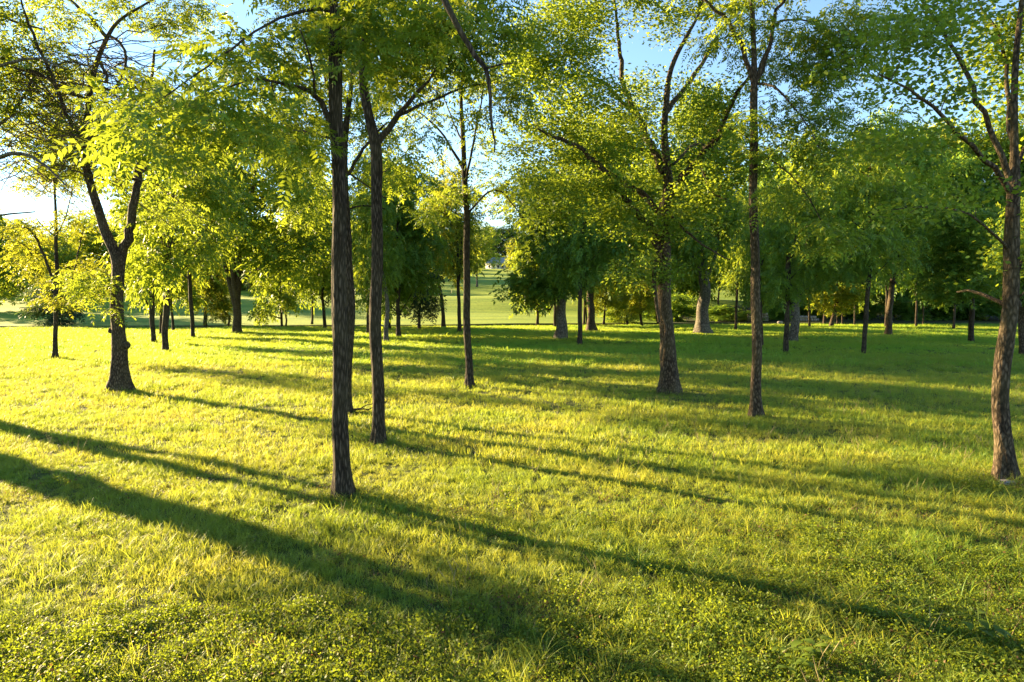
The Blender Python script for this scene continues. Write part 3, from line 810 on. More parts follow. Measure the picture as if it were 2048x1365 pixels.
hero('shade_tree', 'tree standing out of view beyond the left edge, casting the broad near shadow', (-360, 832),
    [(-360, 832, 84), (-359, 700, 70), (-358, 560, 64), (-356, 450, 46), (-355, 400, 24), (-354, 300, 16), (-352, 150, 14), (-350, 0, 12), (-350, -200, 6)],
    [[(-352, 838, 60, .5), (-345, 720, 52, .8), (-340, 560, 44, .9), (-338, 450, 34, 1.0), (-336, 380, 14, 1.1)], [(-357, 540, 14), (-320, 490, 10, -1.2), (-290, 460, 6, -2.4)], [(-356, 330, 14), (-450, 240, 11), (-520, 160, 6)], [(-354, 280, 14), (-280, 180, 11), (-220, 90, 6)], [(-352, 160, 12), (-360, 60, 9, 3), (-370, -40, 5, 4)]],
    [(-350, 20, 200, 120, 0, 3, .5), (-350, -180, 200, 120, 0, 3, .5), (-300, 445, 80, 36, -2.3, 1.4, 1.2), (-350, 430, 80, 34, 0, 1.4, 1.2)],
    M['bark_dark'], M['leaf_green'], 'pinnate', per=10, L=0.48, pairs=4, spread=0.22, dens=4, seed=21, llen=.34, lwid=.45)

# ------------------------------------------------------------------ shared crowns for the trees further off
PROTO = []


def make_proto(seed, w, h, n_blob, n_cl, per, L, pairs, llen, lwid, spread, thresh=0.36):
    """a crown of real leaves and branches in a box w wide, h tall, base at z=0"""
    rng = np.random.default_rng(seed)
    lead = np.array([[rng.normal(0, .15), rng.normal(0, .15), z] for z in np.linspace(0, h * 0.9, 7)])
    SP = [lead]; SR = [np.linspace(0.11, 0.02, 7)]
    lpaths = []
    blobs = []
    for i in range(n_blob):
        a = i * 2.4 + rng.uniform(-.5, .5)
        zz = h * (0.10 + 0.80 * (i + rng.uniform(.1, .9)) / n_blob)
        prof = math.sin(math.pi * min(0.97, 0.22 + 0.68 * zz / h)) ** 0.8
        rad = w * 0.5 * prof * rng.uniform(0.40, 0.72)
        c = np.array([math.cos(a) * rad, math.sin(a) * rad, zz])
        sz = w * rng.uniform(0.17, 0.29)
        blobs.append((c, np.array([sz, sz, sz * rng.uniform(.55, .85)])))
        z0 = max(0.02 * h, zz - rad * rng.uniform(0.5, 1.0))
        st = np.array([np.interp(z0, lead[:, 2], lead[:, 0]), np.interp(z0, lead[:, 2], lead[:, 1]), z0])
        mid = 0.5 * (st + c) + np.array([0, 0, -0.06 * rad]) + rng.normal(0, .12, 3)
        t = np.linspace(0, 1, 7)[:, None]
        pp = (1 - t) ** 2 * st + 2 * t * (1 - t) * mid + t * t * c
        r0 = 0.035 + 0.012 * rad
        lpaths.append((pp, np.linspace(r0, 0.012, 7)))
        SP.append(pp[1:]); SR.append(np.linspace(r0, .012, 7)[1:])
    C = np.vstack([blob_points(c, r, int(n_cl / n_blob), rng, thresh, seed) for c, r in blobs])
    TP, TR = connect(np.vstack(SP), np.concatenate(SR), C, rng)
    v1, f1 = tubes(np.stack([p for p, _ in lpaths]), np.stack([r for _, r in lpaths]), 6)
    v2, f2 = tubes(TP, np.maximum(TR, 0.006), 3)
    bme = mesh_np('branches', np.vstack([v1, v2]), np.vstack([f1, f2 + len(v1)]), (M['bark_dark'],), smooth=True)
    v, f, var = foliage(TP, rng, 'pinnate', per, spread, L, pairs, 0.35, llen, lwid)
    cme = mesh_np('crown', v, f, (M['leaf_green'],), var)
    ext = np.percentile(v, [1, 99], axis=0)
    PROTO.append(dict(w=0.5 * ((ext[1, 0] - ext[0, 0]) + (ext[1, 1] - ext[0, 1])), z0=ext[0, 2], h=ext[1, 2] - ext[0, 2], cx=0.5 * (ext[0, 0] + ext[1, 0]), cy=0.5 * (ext[0, 1] + ext[1, 1]), branches=bme, crown=cme, n=len(f)))


for sd in range(5):          # 0-4: medium / large crowns, leafy and full
    make_proto(100 + sd, 9.0, 11.0, 17, 520, 6, 0.78, 4, 0.40, 0.48, 0.30, 0.36)
for sd in range(3):          # 5-7: open airy crowns
    make_proto(200 + sd, 8.0, 10.0, 13, 330, 5, 0.78, 4, 0.40, 0.46, 0.30, 0.40)
for sd in range(3):          # 8-10: small crowns
    make_proto(300 + sd, 4.0, 4.6, 10, 220, 5, 0.52, 4, 0.40, 0.48, 0.20, 0.36)

far_trees = []


def mid_tree(label, base, w, crown, proto, leaf='leaf_green', bark='bark_dark', path=(), name='tree', group=None, rz=None, fork=None, depth_scale=1.0, g=None, flare=0.35, cat='tree'):
    """base px, trunk width px, crown box (x0,x1,ytop,ybot) px, optional trunk path in px"""
    if g is None: g = G(*base)
    Y = g[1]
    k = Y / F
    w = w * 0.95 / math.hypot(1, (base[0] - 1024) / F)
    root = thing(name, label, cat, g, group)
    x0, x1, yt, yb = crown
    pr = PROTO[proto]
    c_top = W(0.5 * (x0 + x1), yt, Y) - g
    c_bot = W(0.5 * (x0 + x1), yb, Y) - g
    cw = (x1 - x0) * k; ch = c_top[2] - c_bot[2]
    seed = int(abs(base[0]) * 7 + abs(base[1]) + len(label))
    rng = np.random.default_rng(seed)
    pts = [np.zeros(3)]; rad = [w * .5 * k]
    for q in path:
        pts.append(W(q[0], q[1], Y) - g); rad.append((q[2] if len(q) > 2 else w * .85) * .5 * k)
    cxw = c_bot[0]
    last = pts[-1]
    zc0 = c_bot[2] + 0.15 * ch
    if last[2] < zc0 - 0.3:
        pts.append(np.array([last[0] * .8 + cxw * .2, 0, 0.55 * (last[2] + zc0)]) + rng.normal(0, .04, 3)); rad.append(w * .5 * k * 0.84)
        pts.append(np.array([last[0] * .45 + cxw * .55, 0, zc0 + 0.05 * ch])); rad.append(w * .5 * k * 0.72)
    zt = max(pts[-1][2] + 0.3, c_bot[2] + 0.55 * ch)
    pts.append(np.array([cxw * .9 + pts[-1][0] * .1, rng.normal(0, .1), zt])); rad.append(w * .5 * k * 0.4)
    pts.append(np.array([cxw, 0, c_bot[2] + 0.85 * ch])); rad.append(max(.015, w * .5 * k * 0.12))
    me, P, r = trunk_mesh(pts, rad, M[bark], flare, 12, step=max(0.25, 3 * k), seed=seed)
    obj('trunk', me, root)
    for fk in (fork or []):
        fp = [W(q[0], q[1], Y) - g for q in fk]; fr = [q[2] * .5 * k for q in fk]
        lp, lr = smooth_path(fp, fr, 0.4)
        v, f = tubes(lp[None], lr[None], 8)
        obj('limb', mesh_np('limb', v, f, (M[bark],), smooth=True), root)
    sx = cw / pr['w']; sz = ch / pr['h']
    a = rng.uniform(0, 6.28) if rz is None else rz
    ox = cxw - (pr['cx'] * math.cos(a) - pr['cy'] * math.sin(a)) * sx
    oy = -(pr['cx'] * math.sin(a) + pr['cy'] * math.cos(a)) * sx * depth_scale
    for nm in ('branches', 'crown'):
        o = obj(nm, pr[nm], root, (ox, oy, c_bot[2] - pr['z0'] * sz), kind='stuff', mat=M[leaf] if nm == 'crown' else M['bark_dark'])
        o.rotation_euler = (0, 0, a)
        o.scale = (sx, sx, sz)
    return root


GA = 'trees standing on the meadow'
mid_tree('slim dark tree left of the stout V-forked tree pair, forking just under its crown', (331, 705), 13, (240, 470, 190, 562), 5, path=[(331, 640, 12), (332, 560, 12), (334, 500, 11)], fork=[[(334, 505, 8), (325, 480, 7), (316, 450, 6), (310, 410, 4)], [(335, 505, 8), (345, 470, 7), (358, 440, 5), (372, 400, 3)]], name='meadow_tree')
mid_tree('short thick-trunked small tree with drooping leaves between the V-forked tree and a slim dark trunk', (307, 687), 10, (240, 350, 320, 602), 6, path=[(305, 620, 10), (303, 560, 9)], name='meadow_tree')
mid_tree('thin straight trunk just behind the slim forking tree, mostly hidden by it', (321, 671), 6, (285, 350, 500, 620), 8, path=[(322, 620, 5)], name='meadow_tree')
mid_tree('very thin trunk right behind the slim forking tree at the meadow edge', (347, 663), 6, (320, 400, 480, 615), 9, path=[(342, 590, 5)], name='meadow_tree')
mid_tree('slender dark trunk curving slightly right towards its foot, left of the small forked tree', (386, 678), 8, (310, 470, 280, 545), 7, path=[(383, 620, 8), (380, 560, 7), (378, 500, 6)], fork=[[(380, 560, 4), (365, 548, 3), (345, 535, 2)]], name='meadow_tree')
mid_tree('small pale-trunked tree at the meadow edge forking low into two arms', (410, 657), 8, (372, 460, 470, 612), 10, 'leaf_yellow', 'bark_mid', path=[(411, 625, 7), (412, 605, 6), (418, 580, 6), (420, 555, 5)], fork=[[(411, 608, 5), (404, 592, 4), (395, 580, 3)], [(420, 560, 5), (412, 535, 4), (400, 515, 3)], [(419, 570, 3), (432, 555, 2.5), (445, 540, 2)]], name='meadow_tree')
mid_tree('massive multi-stemmed trunk fanning out upward at the meadow edge, left of the nearest trunk', (474, 666), 17, (385, 650, 215, 540), 0, 'leaf_green', 'bark_mid', path=[(473, 630, 16), (471, 590, 15), (470, 560, 11), (466, 520, 8), (470, 480, 6)], fork=[[(470, 610, 11), (463, 580, 10), (455, 550, 9), (447, 520, 6), (443, 490, 4)], [(476, 610, 10), (477, 570, 10), (479, 530, 9), (480, 490, 6)], [(471, 570, 6), (461, 540, 5), (452, 500, 5), (450, 470, 4)]], name='meadow_tree')
mid_tree('small bright yellow-green leaning tree beside the multi-stemmed trunk', (456, 655), 5, (418, 470, 560, 642), 8, 'leaf_yellow', 'bark_mid', path=[(460, 635, 4)], name='young_tree')
mid_tree('small dark round-crowned twin-stemmed tree at the meadow edge', (564, 656), 5, (512, 612, 470, 642), 9, 'leaf_green', 'bark_dark', path=[(562, 620, 5), (560, 590, 4)], fork=[[(571, 657, 4), (573, 640, 3.5), (570, 625, 3), (572, 600, 2)]], name='young_tree')
mid_tree('distant pale-trunked tree with dark foot standing on the far lawn', (624, 649), 5, (560, 690, 340, 598), 5, 'leaf_green', 'bark_grey', path=[(625, 625, 4.5)], name='lawn_tree')
mid_tree('thin dark trunk at the meadow edge just left of the nearest trunk', (650, 658), 7, (590, 712, 370, 600), 6, 'leaf_green', 'bark_dark', path=[(648, 620, 6), (645, 590, 5.5)], name='meadow_tree')
mid_tree('thin dark trunk seen in the gap between the two nearest trunks', (736, 669), 6, (685, 775, 370, 590), 7, 'leaf_green', 'bark_dark', path=[(736, 600, 5.5)], name='meadow_tree')
mid_tree('whitish mottled trunk peeking out right behind the high-forking trunk', (772, 686), 10, (700, 800, 310, 575), 6, 'leaf_green', 'bark_grey', path=[(773, 640, 9), (773, 600, 8)], name='meadow_tree')
mid_tree('dark trunk hidden close behind the whitish mottled trunk', (779, 660), 6, (740, 830, 330, 570), 3, 'leaf_green', 'bark_dark', path=[(778, 600, 6)], name='meadow_tree')
mid_tree('short tree with lush low-hanging green crown right of the high-forking trunk', (798, 677), 10, (715, 880, 330, 618), 1, 'leaf_mid', 'bark_dark', path=[(797, 640, 8), (796, 610, 7)], name='meadow_tree')
mid_tree('small dark dense-crowned tree at the meadow edge, right of the lush low crown', (839, 660), 6, (800, 884, 535, 638), 10, 'leaf_blue', 'bark_dark', path=[(838, 630, 5)], name='meadow_tree')
mid_tree('thin trunk leaning left as it rises, below yellow foliage near the centre', (888, 657), 9, (842, 945, 320, 560), 5, 'leaf_yellow', 'bark_mid', path=[(884, 610, 7), (877, 560, 6), (872, 520, 5)], name='meadow_tree')
mid_tree('thin twin-stemmed tree just left of the slender central trunk, with yellow leaves', (919, 666), 8, (860, 965, 370, 545), 6, 'leaf_yellow', 'bark_dark', path=[(918, 620, 7), (917, 560, 6.5), (915, 500, 4)], fork=[[(918, 560, 5), (922, 510, 4), (923, 450, 3)], [(915, 556, 3), (908, 535, 2.5), (903, 525, 2)]], name='meadow_tree')
mid_tree('lone pale-trunked tree on the sunlit hillside below the white house', (954, 574), 4, (912, 998, 445, 540), 7, 'leaf_green', 'bark_grey', path=[(954, 545, 3)], name='lawn_tree')
mid_tree('thin straight trunk at the meadow edge left of the wide grey trunk', (1075, 653), 6, (1030, 1112, 480, 622), 8, 'leaf_green', 'bark_mid', path=[(1075, 610, 5)], name='meadow_tree')
mid_tree('wide grey trunk under a dense low-hanging dark green crown, centre right', (1121, 680), 23, (1018, 1205, 340, 604), 2, 'leaf_mid', 'bark_grey', path=[(1122, 650, 21), (1124, 610, 19)], name='meadow_tree')
mid_tree('slim black trunk in front of the flared trunk, centre right', (1159, 691), 10, (1095, 1240, 260, 572), 0, 'leaf_mid', 'bark_dark', path=[(1160, 640, 9), (1161, 580, 8), (1163, 500, 7)], name='meadow_tree')
mid_tree('grey trunk with a widely flared foot beside the slim black trunk', (1183, 664), 15, (1115, 1310, 240, 566), 4, 'leaf_green', 'bark_mid', path=[(1182, 640, 14), (1180, 600, 14)], name='meadow_tree', flare=0.75)
mid_tree('thin tan trunk pair between the slim black trunk and the flared trunk', (1168, 650), 5, (1140, 1200, 420, 600), 6, 'leaf_green', 'bark_mid', path=[(1169, 600, 4)], name='meadow_tree', fork=[[(1174, 650, 4), (1172, 620, 3.5), (1171, 590, 3)]])
mid_tree('thin dark trunk partly behind the wide grey trunk on its left', (1110, 656), 6, (1060, 1150, 430, 600), 5, 'leaf_deep', 'bark_dark', path=[(1110, 610, 5)], name='meadow_tree')
mid_tree('thin tree leaning right with bright leaves, right of the flared trunk', (1207, 649), 5, (1180, 1245, 535, 625), 9, 'leaf_yellow', 'bark_dark', path=[(1210, 615, 4), (1213, 590, 4)], name='young_tree')
mid_tree('small understory tree with yellow leaves left of the big spreading tree', (1284, 655), 6, (1240, 1318, 535, 628), 8, 'leaf_yellow', 'bark_dark', path=[(1281, 625, 5)], name='young_tree')
mid_tree('tiny leaning understory tree with a short dark trunk', (1253, 648), 4, (1215, 1275, 560, 640), 10, 'leaf_green', 'bark_dark', path=[(1255, 640, 4)], name='young_tree')
mid_tree('huge old pale peeling trunk with flared foot right of the big spreading tree', (1405, 668), 27, (1320, 1490, 190, 548), 1, 'leaf_green', 'bark_grey', path=[(1406, 640, 23), (1407, 600, 22), (1407, 560, 20), (1407, 520, 16)], fork=[[(1403, 545, 12), (1390, 515, 11), (1375, 490, 9), (1358, 475, 7), (1340, 470, 4)], [(1412, 560, 8), (1425, 530, 7), (1435, 490, 6), (1440, 450, 4)]], name='old_tree', flare=.5)
mid_tree('thin straight trunk between the huge old pale trunk and the straight slim brown trunk', (1471, 662), 6, (1430, 1520, 400, 580), 5, 'leaf_green', 'bark_dark', path=[(1473, 620, 5), (1475, 570, 4.5)], name='meadow_tree')
mid_tree('thin tan trunk close right of the straight slim brown trunk', (1524, 695), 7, (1480, 1570, 400, 610), 6, 'leaf_green', 'bark_mid', path=[(1522, 640, 6), (1520, 570, 5)], name='meadow_tree')
mid_tree('dark slim trunk in front of the pale wide trunk, right of centre', (1572, 707), 11, (1525, 1650, 380, 610), 7, 'leaf_green', 'bark_dark', path=[(1573, 650, 10), (1575, 580, 9), (1577, 520, 8)], name='meadow_tree')
mid_tree('pale wide fluted trunk half hidden behind a dark slim trunk', (1586, 685), 19, (1545, 1690, 280, 575), 3, 'leaf_green', 'bark_grey', path=[(1588, 650, 17), (1592, 620, 18), (1598, 585, 17)], name='meadow_tree')
mid_tree('thin reddish trunk behind the low stone wall on the right', (1619, 655), 5, (1590, 1650, 430, 600), 5, 'leaf_deep', 'bark_mid', path=[(1618, 600, 4)], name='woodland_tree')
mid_tree('short sunlit trunk leaning right under a bright leafy crown, right of the stone wall', (1662, 655), 9, (1620, 1725, 535, 625), 8, 'leaf_yellow', 'bark_mid', path=[(1667, 632, 8), (1674, 605, 7)], name='young_tree')
mid_tree('slender grey trunk leaning right, alone in the shaded grass at right', (1727, 712), 10, (1650, 1810, 270, 560), 6, 'leaf_green', 'bark_dark', path=[(1731, 650, 9), (1737, 570, 8), (1741, 500, 7)], name='meadow_tree')
mid_tree('tall trunk with an orange sunlit foot at the wood edge, right', (1776, 672), 14, (1700, 1870, 240, 560), 0, 'leaf_deep', 'bark_mid', path=[(1779, 630, 12), (1784, 570, 10), (1790, 520, 9)], fork=[[(1784, 575, 5), (1800, 540, 4), (1830, 510, 3)]], name='meadow_tree')
mid_tree('thin dark stem tight against the left of the orange-footed trunk', (1771, 655), 5, (1735, 1800, 400, 570), 7, 'leaf_deep', 'bark_dark', path=[(1773, 600, 4)], name='woodland_tree')
mid_tree('dark straight trunk below bright leaves, left of the right-edge trunk', (1942, 685), 12, (1838, 2005, 420, 600), 2, 'leaf_green', 'bark_dark', path=[(1942, 640, 10), (1943, 600, 9)], name='meadow_tree')
mid_tree('thin pale stem at the dark wood edge left of the bright low crown', (1907, 659), 6, (1870, 1945, 480, 610), 9, 'leaf_green', 'bark_mid', path=[(1910, 610, 4)], name='woodland_tree')
mid_tree('tree half cut off by the right edge, behind the thick right-edge trunk', (2045, 712), 14, (1990, 2110, 380, 620), 4, 'leaf_green', 'bark_mid', path=[(2044, 650, 12), (2043, 600, 11)], name='meadow_tree')
mid_tree('thin stem left in the dark wood between two taller trunks at right', (1832, 655), 5, (1795, 1870, 380, 590), 7, 'leaf_deep', 'bark_dark', path=[(1833, 600, 4)], name='woodland_tree')
mid_tree('spindly stem just right of the thin stem in the dark wood', (1846, 653), 3.5, (1820, 1880, 460, 600), 8, 'leaf_deep', 'bark_dark', path=[(1847, 610, 3)], name='woodland_tree')
mid_tree('thin stem right beside the short sunlit leaning trunk', (1675, 648), 4, (1650, 1710, 420, 600), 5, 'leaf_deep', 'bark_dark', path=[(1675, 610, 3.5)], name='woodland_tree')
mid_tree('thin stem second right of the short sunlit leaning trunk', (1685, 649), 4, (1660, 1730, 380, 590), 6, 'leaf_deep', 'bark_dark', path=[(1684, 600, 3.5)], name='woodland_tree')
mid_tree('thin dark trunk behind the low stone wall at its right end', (1649, 648), 6, (1610, 1690, 360, 600), 3, 'leaf_deep', 'bark_dark', path=[(1649, 615, 5)], name='woodland_tree')
mid_tree('thin grey stem at the wood edge left of the slender leaning grey trunk', (1709, 651), 4, (1680, 1750, 400, 600), 7, 'leaf_deep', 'bark_dark', path=[(1710, 600, 3.5)], name='woodland_tree')
mid_tree('thin trunk left in the gap before the terraced lawn, right of the old pale trunk', (1434, 640), 4, (1400, 1470, 420, 560), 6, 'leaf_green', 'bark_dark', path=[(1437, 600, 3.5), (1440, 560, 3)], name='woodland_tree')
mid_tree('thin trunk in the gap just left of the straight slim brown trunk', (1489, 640), 4, (1455, 1525, 400, 570), 7, 'leaf_green', 'bark_dark', path=[(1491, 600, 3.5)], name='woodland_tree')
mid_tree('curved dark stem leaning against the left side of the big spreading tree', (1317, 649), 6, (1270, 1350, 420, 590), 5, 'leaf_deep', 'bark_dark', path=[(1312, 610, 5), (1313, 560, 4)], name='woodland_tree')

# ------------------------------------------------------------------ tree line and wood behind
rngb = np.random.default_rng(77)


def far_tree(px, d, top_py, width_px, low_py, proto, leaf, label, group, name='background_tree'):
    x = (px - 1024) / F * d
    g = np.array([x, d, float(terrain(x, d))])
    k = d / F
    mid_tree(label, (px, 600), max(4.0, 0.5 / k), (px - width_px / 2, px + width_px / 2, top_py, low_py), proto, leaf, 'bark_dark', name=name, group=group, g=g)



for px, d, top, wd, low, pr, lf, lab in [
        (-60, 120, 400, 190, 605, 0, 'leaf_green', 'leafy tree cut by the left edge, far behind the small sunlit tree'),
        (40, 150, 445, 150, 600, 1, 'leaf_yellow', 'hazy yellow-green distant tree between left edge and small sunlit tree'),
        (118, 190, 462, 120, 595, 2, 'leaf_green', 'distant tree on the lawn rise right behind the small sunlit tree'),
        (190, 150, 435, 150, 598, 3, 'leaf_green', 'distant tree left of the stout V-forked trunk, beyond the ditch'),
        (270, 210, 455, 120, 588, 4, 'leaf_yellow', 'distant yellowish tree right of the stout V-forked trunk, beyond the ditch'),
        (350, 230, 460, 110, 585, 0, 'leaf_green', 'distant tree behind the slender curving trunk, beyond the ditch'),
        (430, 190, 450, 120, 590, 2, 'leaf_green', 'distant tree behind the low-forking small tree, beyond the ditch'),
        (505, 190, 440, 140, 585, 1, 'leaf_green', 'distant tree just right of the multi-stemmed trunk, on the lawn rise'),
        (585, 210, 455, 130, 582, 3, 'leaf_green', 'distant tree above the twin-stemmed round tree, on the lawn rise'),
        (655, 240, 450, 130, 575, 4, 'leaf_deep', 'distant dark tree left of the nearest trunk, high on the lawn rise'),
        (735, 260, 450, 120, 568, 0, 'leaf_green', 'distant tree seen in the gap between the two nearest trunks'),
        (810, 290, 455, 110, 560, 2, 'leaf_green', 'distant tree above the lush low crown right of the forking trunk')]:
    far_tree(px, d, top, wd, low, pr, lf, lab, 'distant trees behind the far lawn')
for px, d, top, wd, low, pr, lf, lab in [
        (868, 330, 455, 70, 545, 1, 'leaf_green', 'hilltop tree left of the white house, behind the left-leaning thin trunk'),
        (905, 385, 465, 60, 540, 4, 'leaf_yellow', 'yellowish hilltop tree just left of the slender central trunk'),
        (1005, 400, 455, 90, 522, 3, 'leaf_blue', 'blue-green hilltop tree rising right behind the white house'),
        (1042, 330, 475, 60, 548, 0, 'leaf_yellow', 'yellow-green hilltop tree overlapping the right end of the white house'),
        (960, 420, 460, 80, 530, 2, 'leaf_yellow', 'hilltop tree left behind the white house roof'),
        (1110, 340, 460, 100, 545, 4, 'leaf_green', 'hilltop tree far behind the wide grey trunk')]:
    far_tree(px, d, top, wd, low, pr, lf, lab, 'trees on the hilltop by the house')
for px, d, top, wd, low, pr, lf, lab in [
        (1190, 125, 340, 190, 576, 0, 'leaf_green', 'tall wood tree behind the grey trunk with flared foot'),
        (1270, 130, 350, 150, 595, 1, 'leaf_deep', 'dark wood tree behind the yellow understory tree'),
        (1340, 115, 310, 170, 581, 2, 'leaf_green', 'tall wood tree directly behind the big spreading tree'),
        (1400, 140, 360, 140, 585, 4, 'leaf_green', 'wood tree directly behind the huge old pale trunk'),
        (1465, 190, 430, 110, 545, 3, 'leaf_yellow', 'yellow-green wood tree above the sunlit terraced gap'),
        (1540, 120, 310, 170, 595, 4, 'leaf_deep', 'dark wood tree just right of the straight slim brown trunk'),
        (1600, 108, 330, 150, 596, 0, 'leaf_deep', 'dark wood tree above the low dry-stone wall'),
        (1670, 125, 340, 170, 588, 1, 'leaf_green', 'wood tree above the short sunlit leaning trunk'),
        (1740, 108, 350, 160, 598, 2, 'leaf_deep', 'dark wood tree behind the slender leaning grey trunk'),
        (1810, 112, 270, 190, 588, 3, 'leaf_yellow', 'tall sunlit wood tree just right of the orange-footed trunk'),
        (1880, 105, 310, 170, 598, 4, 'leaf_deep', 'dark wood tree left of the bright low crown at right'),
        (1930, 112, 240, 200, 588, 0, 'leaf_green', 'tallest wood tree, behind the bright low crown at right'),
        (2010, 106, 260, 200, 602, 1, 'leaf_green', 'wood tree directly behind the thick right-edge trunk'),
        (2100, 112, 280, 200, 598, 2, 'leaf_deep', 'wood tree cut off by the right edge of the picture'),
        (2190, 110, 280, 200, 598, 3, 'leaf_green', 'wood tree standing just out of view at the right')]:
    far_tree(px, d, top, wd, low, pr, lf, lab, 'trees of the dense wood on the right')

# ------------------------------------------------------------------ shrubs
def shrub(label, px, d, w_px, top, low, proto, leaf, group=None):
    x = (px - 1024) / F * d
    g = np.array([x, d, float(terrain(x, d))])
    k = d / F
    root = thing('shrub', label, 'shrub', g, group)
    pr = PROTO[proto]
    top_p = W(px, top, d) - g; low_p = W(px, low, d) - g
    low_z = max(low_p[2], -0.1)
    sx = w_px * k / pr['w']; sz = (top_p[2] - low_z) / pr['h']
    a = float(rngb.uniform(0, 6.28))
    for nm in ('branches', 'crown'):
        o = obj('stems' if nm == 'branches' else 'foliage', pr[nm], root, (-(pr['cx'] * math.cos(a) - pr['cy'] * math.sin(a)) * sx, 0, low_z - pr['z0'] * sz), kind='stuff', mat=M[leaf] if nm == 'crown' else M['bark_dark'])
        o.rotation_euler = (0, 0, a); o.scale = (sx, sx, sz)


shrub('dark blue-green spreading shrub at the meadow edge behind the small sunlit tree', 112, 88, 105, 545, 662, 9, 'leaf_blue')
shrub('low green bush at the meadow edge between the flared trunk and the big spreading tree', 1238, 94, 80, 590, 655, 8, 'leaf_green')
for px, d, wp, top, pr, lab in [
        (1300, 100, 70, 600, 10, 'dark low shrub left of the big spreading trunk'), (1350, 98, 80, 590, 8, 'dark shrub between the spreading tree and the old pale trunk'),
        (1440, 101, 90, 612, 9, 'low dark shrub just right of the old pale trunk'), (1500, 102, 80, 622, 10, 'low shrub behind the pale stone wall end'),
        (1555, 104, 60, 600, 8, 'leafy shrub left of the pale wide fluted trunk'), (1610, 108, 60, 590, 9, 'shrub rising behind the low dry-stone wall'),
        (1660, 108, 90, 580, 10, 'dark shrub behind the short sunlit leaning trunk'), (1720, 106, 90, 570, 8, 'dark shrub behind the slender leaning grey trunk'),
        (1790, 104, 90, 570, 9, 'dark shrub right of the orange-footed trunk'), (1850, 103, 100, 560, 10, 'dark shrub behind the two thin wood-edge stems'),
        (1910, 102, 100, 560, 8, 'black-looking shrub left of the dark straight trunk at right'), (1975, 101, 110, 560, 9, 'dark shrub between the dark straight trunk and right-edge trunk'),
        (2060, 100, 110, 560, 10, 'dark shrub behind the thick right-edge trunk'), (2140, 100, 120, 570, 8, 'dark shrub just beyond the right edge')]:
    shrub(lab, px, d, wp, top, 668, pr, 'leaf_deep', 'undergrowth at the wood edge')

# ------------------------------------------------------------------ house, walls, stones
def box(name, lo, hi, mat, parent, bev=0.0):
    x0, y0, z0 = lo; x1, y1, z1 = hi
    v = [(x0, y0, z0), (x1, y0, z0), (x1, y1, z0), (x0, y1, z0), (x0, y0, z1), (x1, y0, z1), (x1, y1, z1), (x0, y1, z1)]
    f = [(0, 3, 2, 1), (4, 5, 6, 7), (0, 1, 5, 4), (1, 2, 6, 5), (2, 3, 7, 6), (3, 0, 4, 7)]
    return obj(name, mesh_np(name, v, f, (mat,)), parent)


hd = 345.0
hx0 = (971 - 1024) / F * hd; hx1 = (1030 - 1024) / F * hd
hz = (W(985, 540, hd))[2]
hz = float(terrain((hx0 + hx1) / 2, hd))
hg = np.array([(hx0 + hx1) / 2, hd, hz])
house = thing('house', 'white columned house with grey roof on the far hilltop', 'house', hg)
w2 = (hx1 - hx0) / 2
ztop = W(985, 527, hd)[2] - hz
zroof = W(985, 519, hd)[2] - hz
box('wall', (-w2, 2.5, -1), (w2, 10, ztop), M['white_paint'], house)
box('porch_beam', (-w2 + .2, 0.0, ztop - 0.5), (w2 - .2, 2.49, ztop - 0.003), M['white_paint'], house)
box('porch_floor', (-w2, -0.2, -1), (w2, 2.49, 0.15), M['stone_pale'], house)
for i in range(7):
    cxp = -w2 + 0.7 + i * (2 * w2 - 1.4) / 6
    ang = np.linspace(0, 2 * np.pi, 10, endpoint=False)
    v, f = tubes(np.array([[[cxp, 0.5, 0.15], [cxp, 0.5, 0.4], [cxp, 0.5, ztop - 0.8], [cxp, 0.5, ztop - 0.5]]]), np.array([[0.34, 0.26, 0.22, 0.32]]), 10)
    obj('column', mesh_np('column', v, f, (M['white_paint'],), smooth=True), house)
for i in range(6):
    cxp = -w2 + 0.7 + (i + .5) * (2 * w2 - 1.4) / 6
    wn = box('window', (cxp - .55, 2.44, 0.9), (cxp + .55, 2.49, ztop - 0.9), M['white_paint'], house)
    box('pane', (cxp - .45, 2.41, 1.0), (cxp + .45, 2.437, ztop - 1.0), M['glass'], wn)
e = 0.5
rv = [(-w2 - e, -e, ztop), (w2 + e, -e, ztop), (w2 + e, 10 + e, ztop), (-w2 - e, 10 + e, ztop), (-w2 + 3.5, 5, zroof + 1.2), (w2 - 3.5, 5, zroof + 1.2)]
me = bpy.data.meshes.new('roof')
me.from_pydata([tuple(map(float, p)) for p in rv], [], [(0, 1, 5, 4), (2, 3, 4, 5), (1, 2, 5), (3, 0, 4), (3, 2, 1, 0)])
me.materials.append(M['roof'])
obj('roof', me, house)

# pale outbuilding left of the lone hillside tree
bx = (941 - 1024) / F * 360
bz = float(terrain(bx, 360))
shed = thing('outbuilding', 'small pale bluish building on the hilltop left of the columned house', 'building', (bx, 360, bz))
zt = W(941, 524, 360)[2] - bz
box('wall', (-2.6, 0, -1), (1.2, 5, zt), M['white_paint'], shed)
wn = box('window', (-1.2, -0.06, zt * .45), (-.3, -0.003, zt * .75), M['white_paint'], shed)
box('pane', (-1.1, -0.09, zt * .5), (-.4, -0.063, zt * .72), M['glass'], wn)
me = bpy.data.meshes.new('roof')
me.from_pydata([(-2.9, -.4, zt), (1.5, -.4, zt), (1.5, 5.4, zt), (-2.9, 5.4, zt), (-.7, -.4, zt + 1.6), (-.7, 5.4, zt + 1.6)], [], [(0, 4, 5, 3), (1, 2, 5, 4), (0, 1, 4), (2, 3, 5), (3, 2, 1, 0)])
me.materials.append(M['roof'])
obj('roof', me, shed)


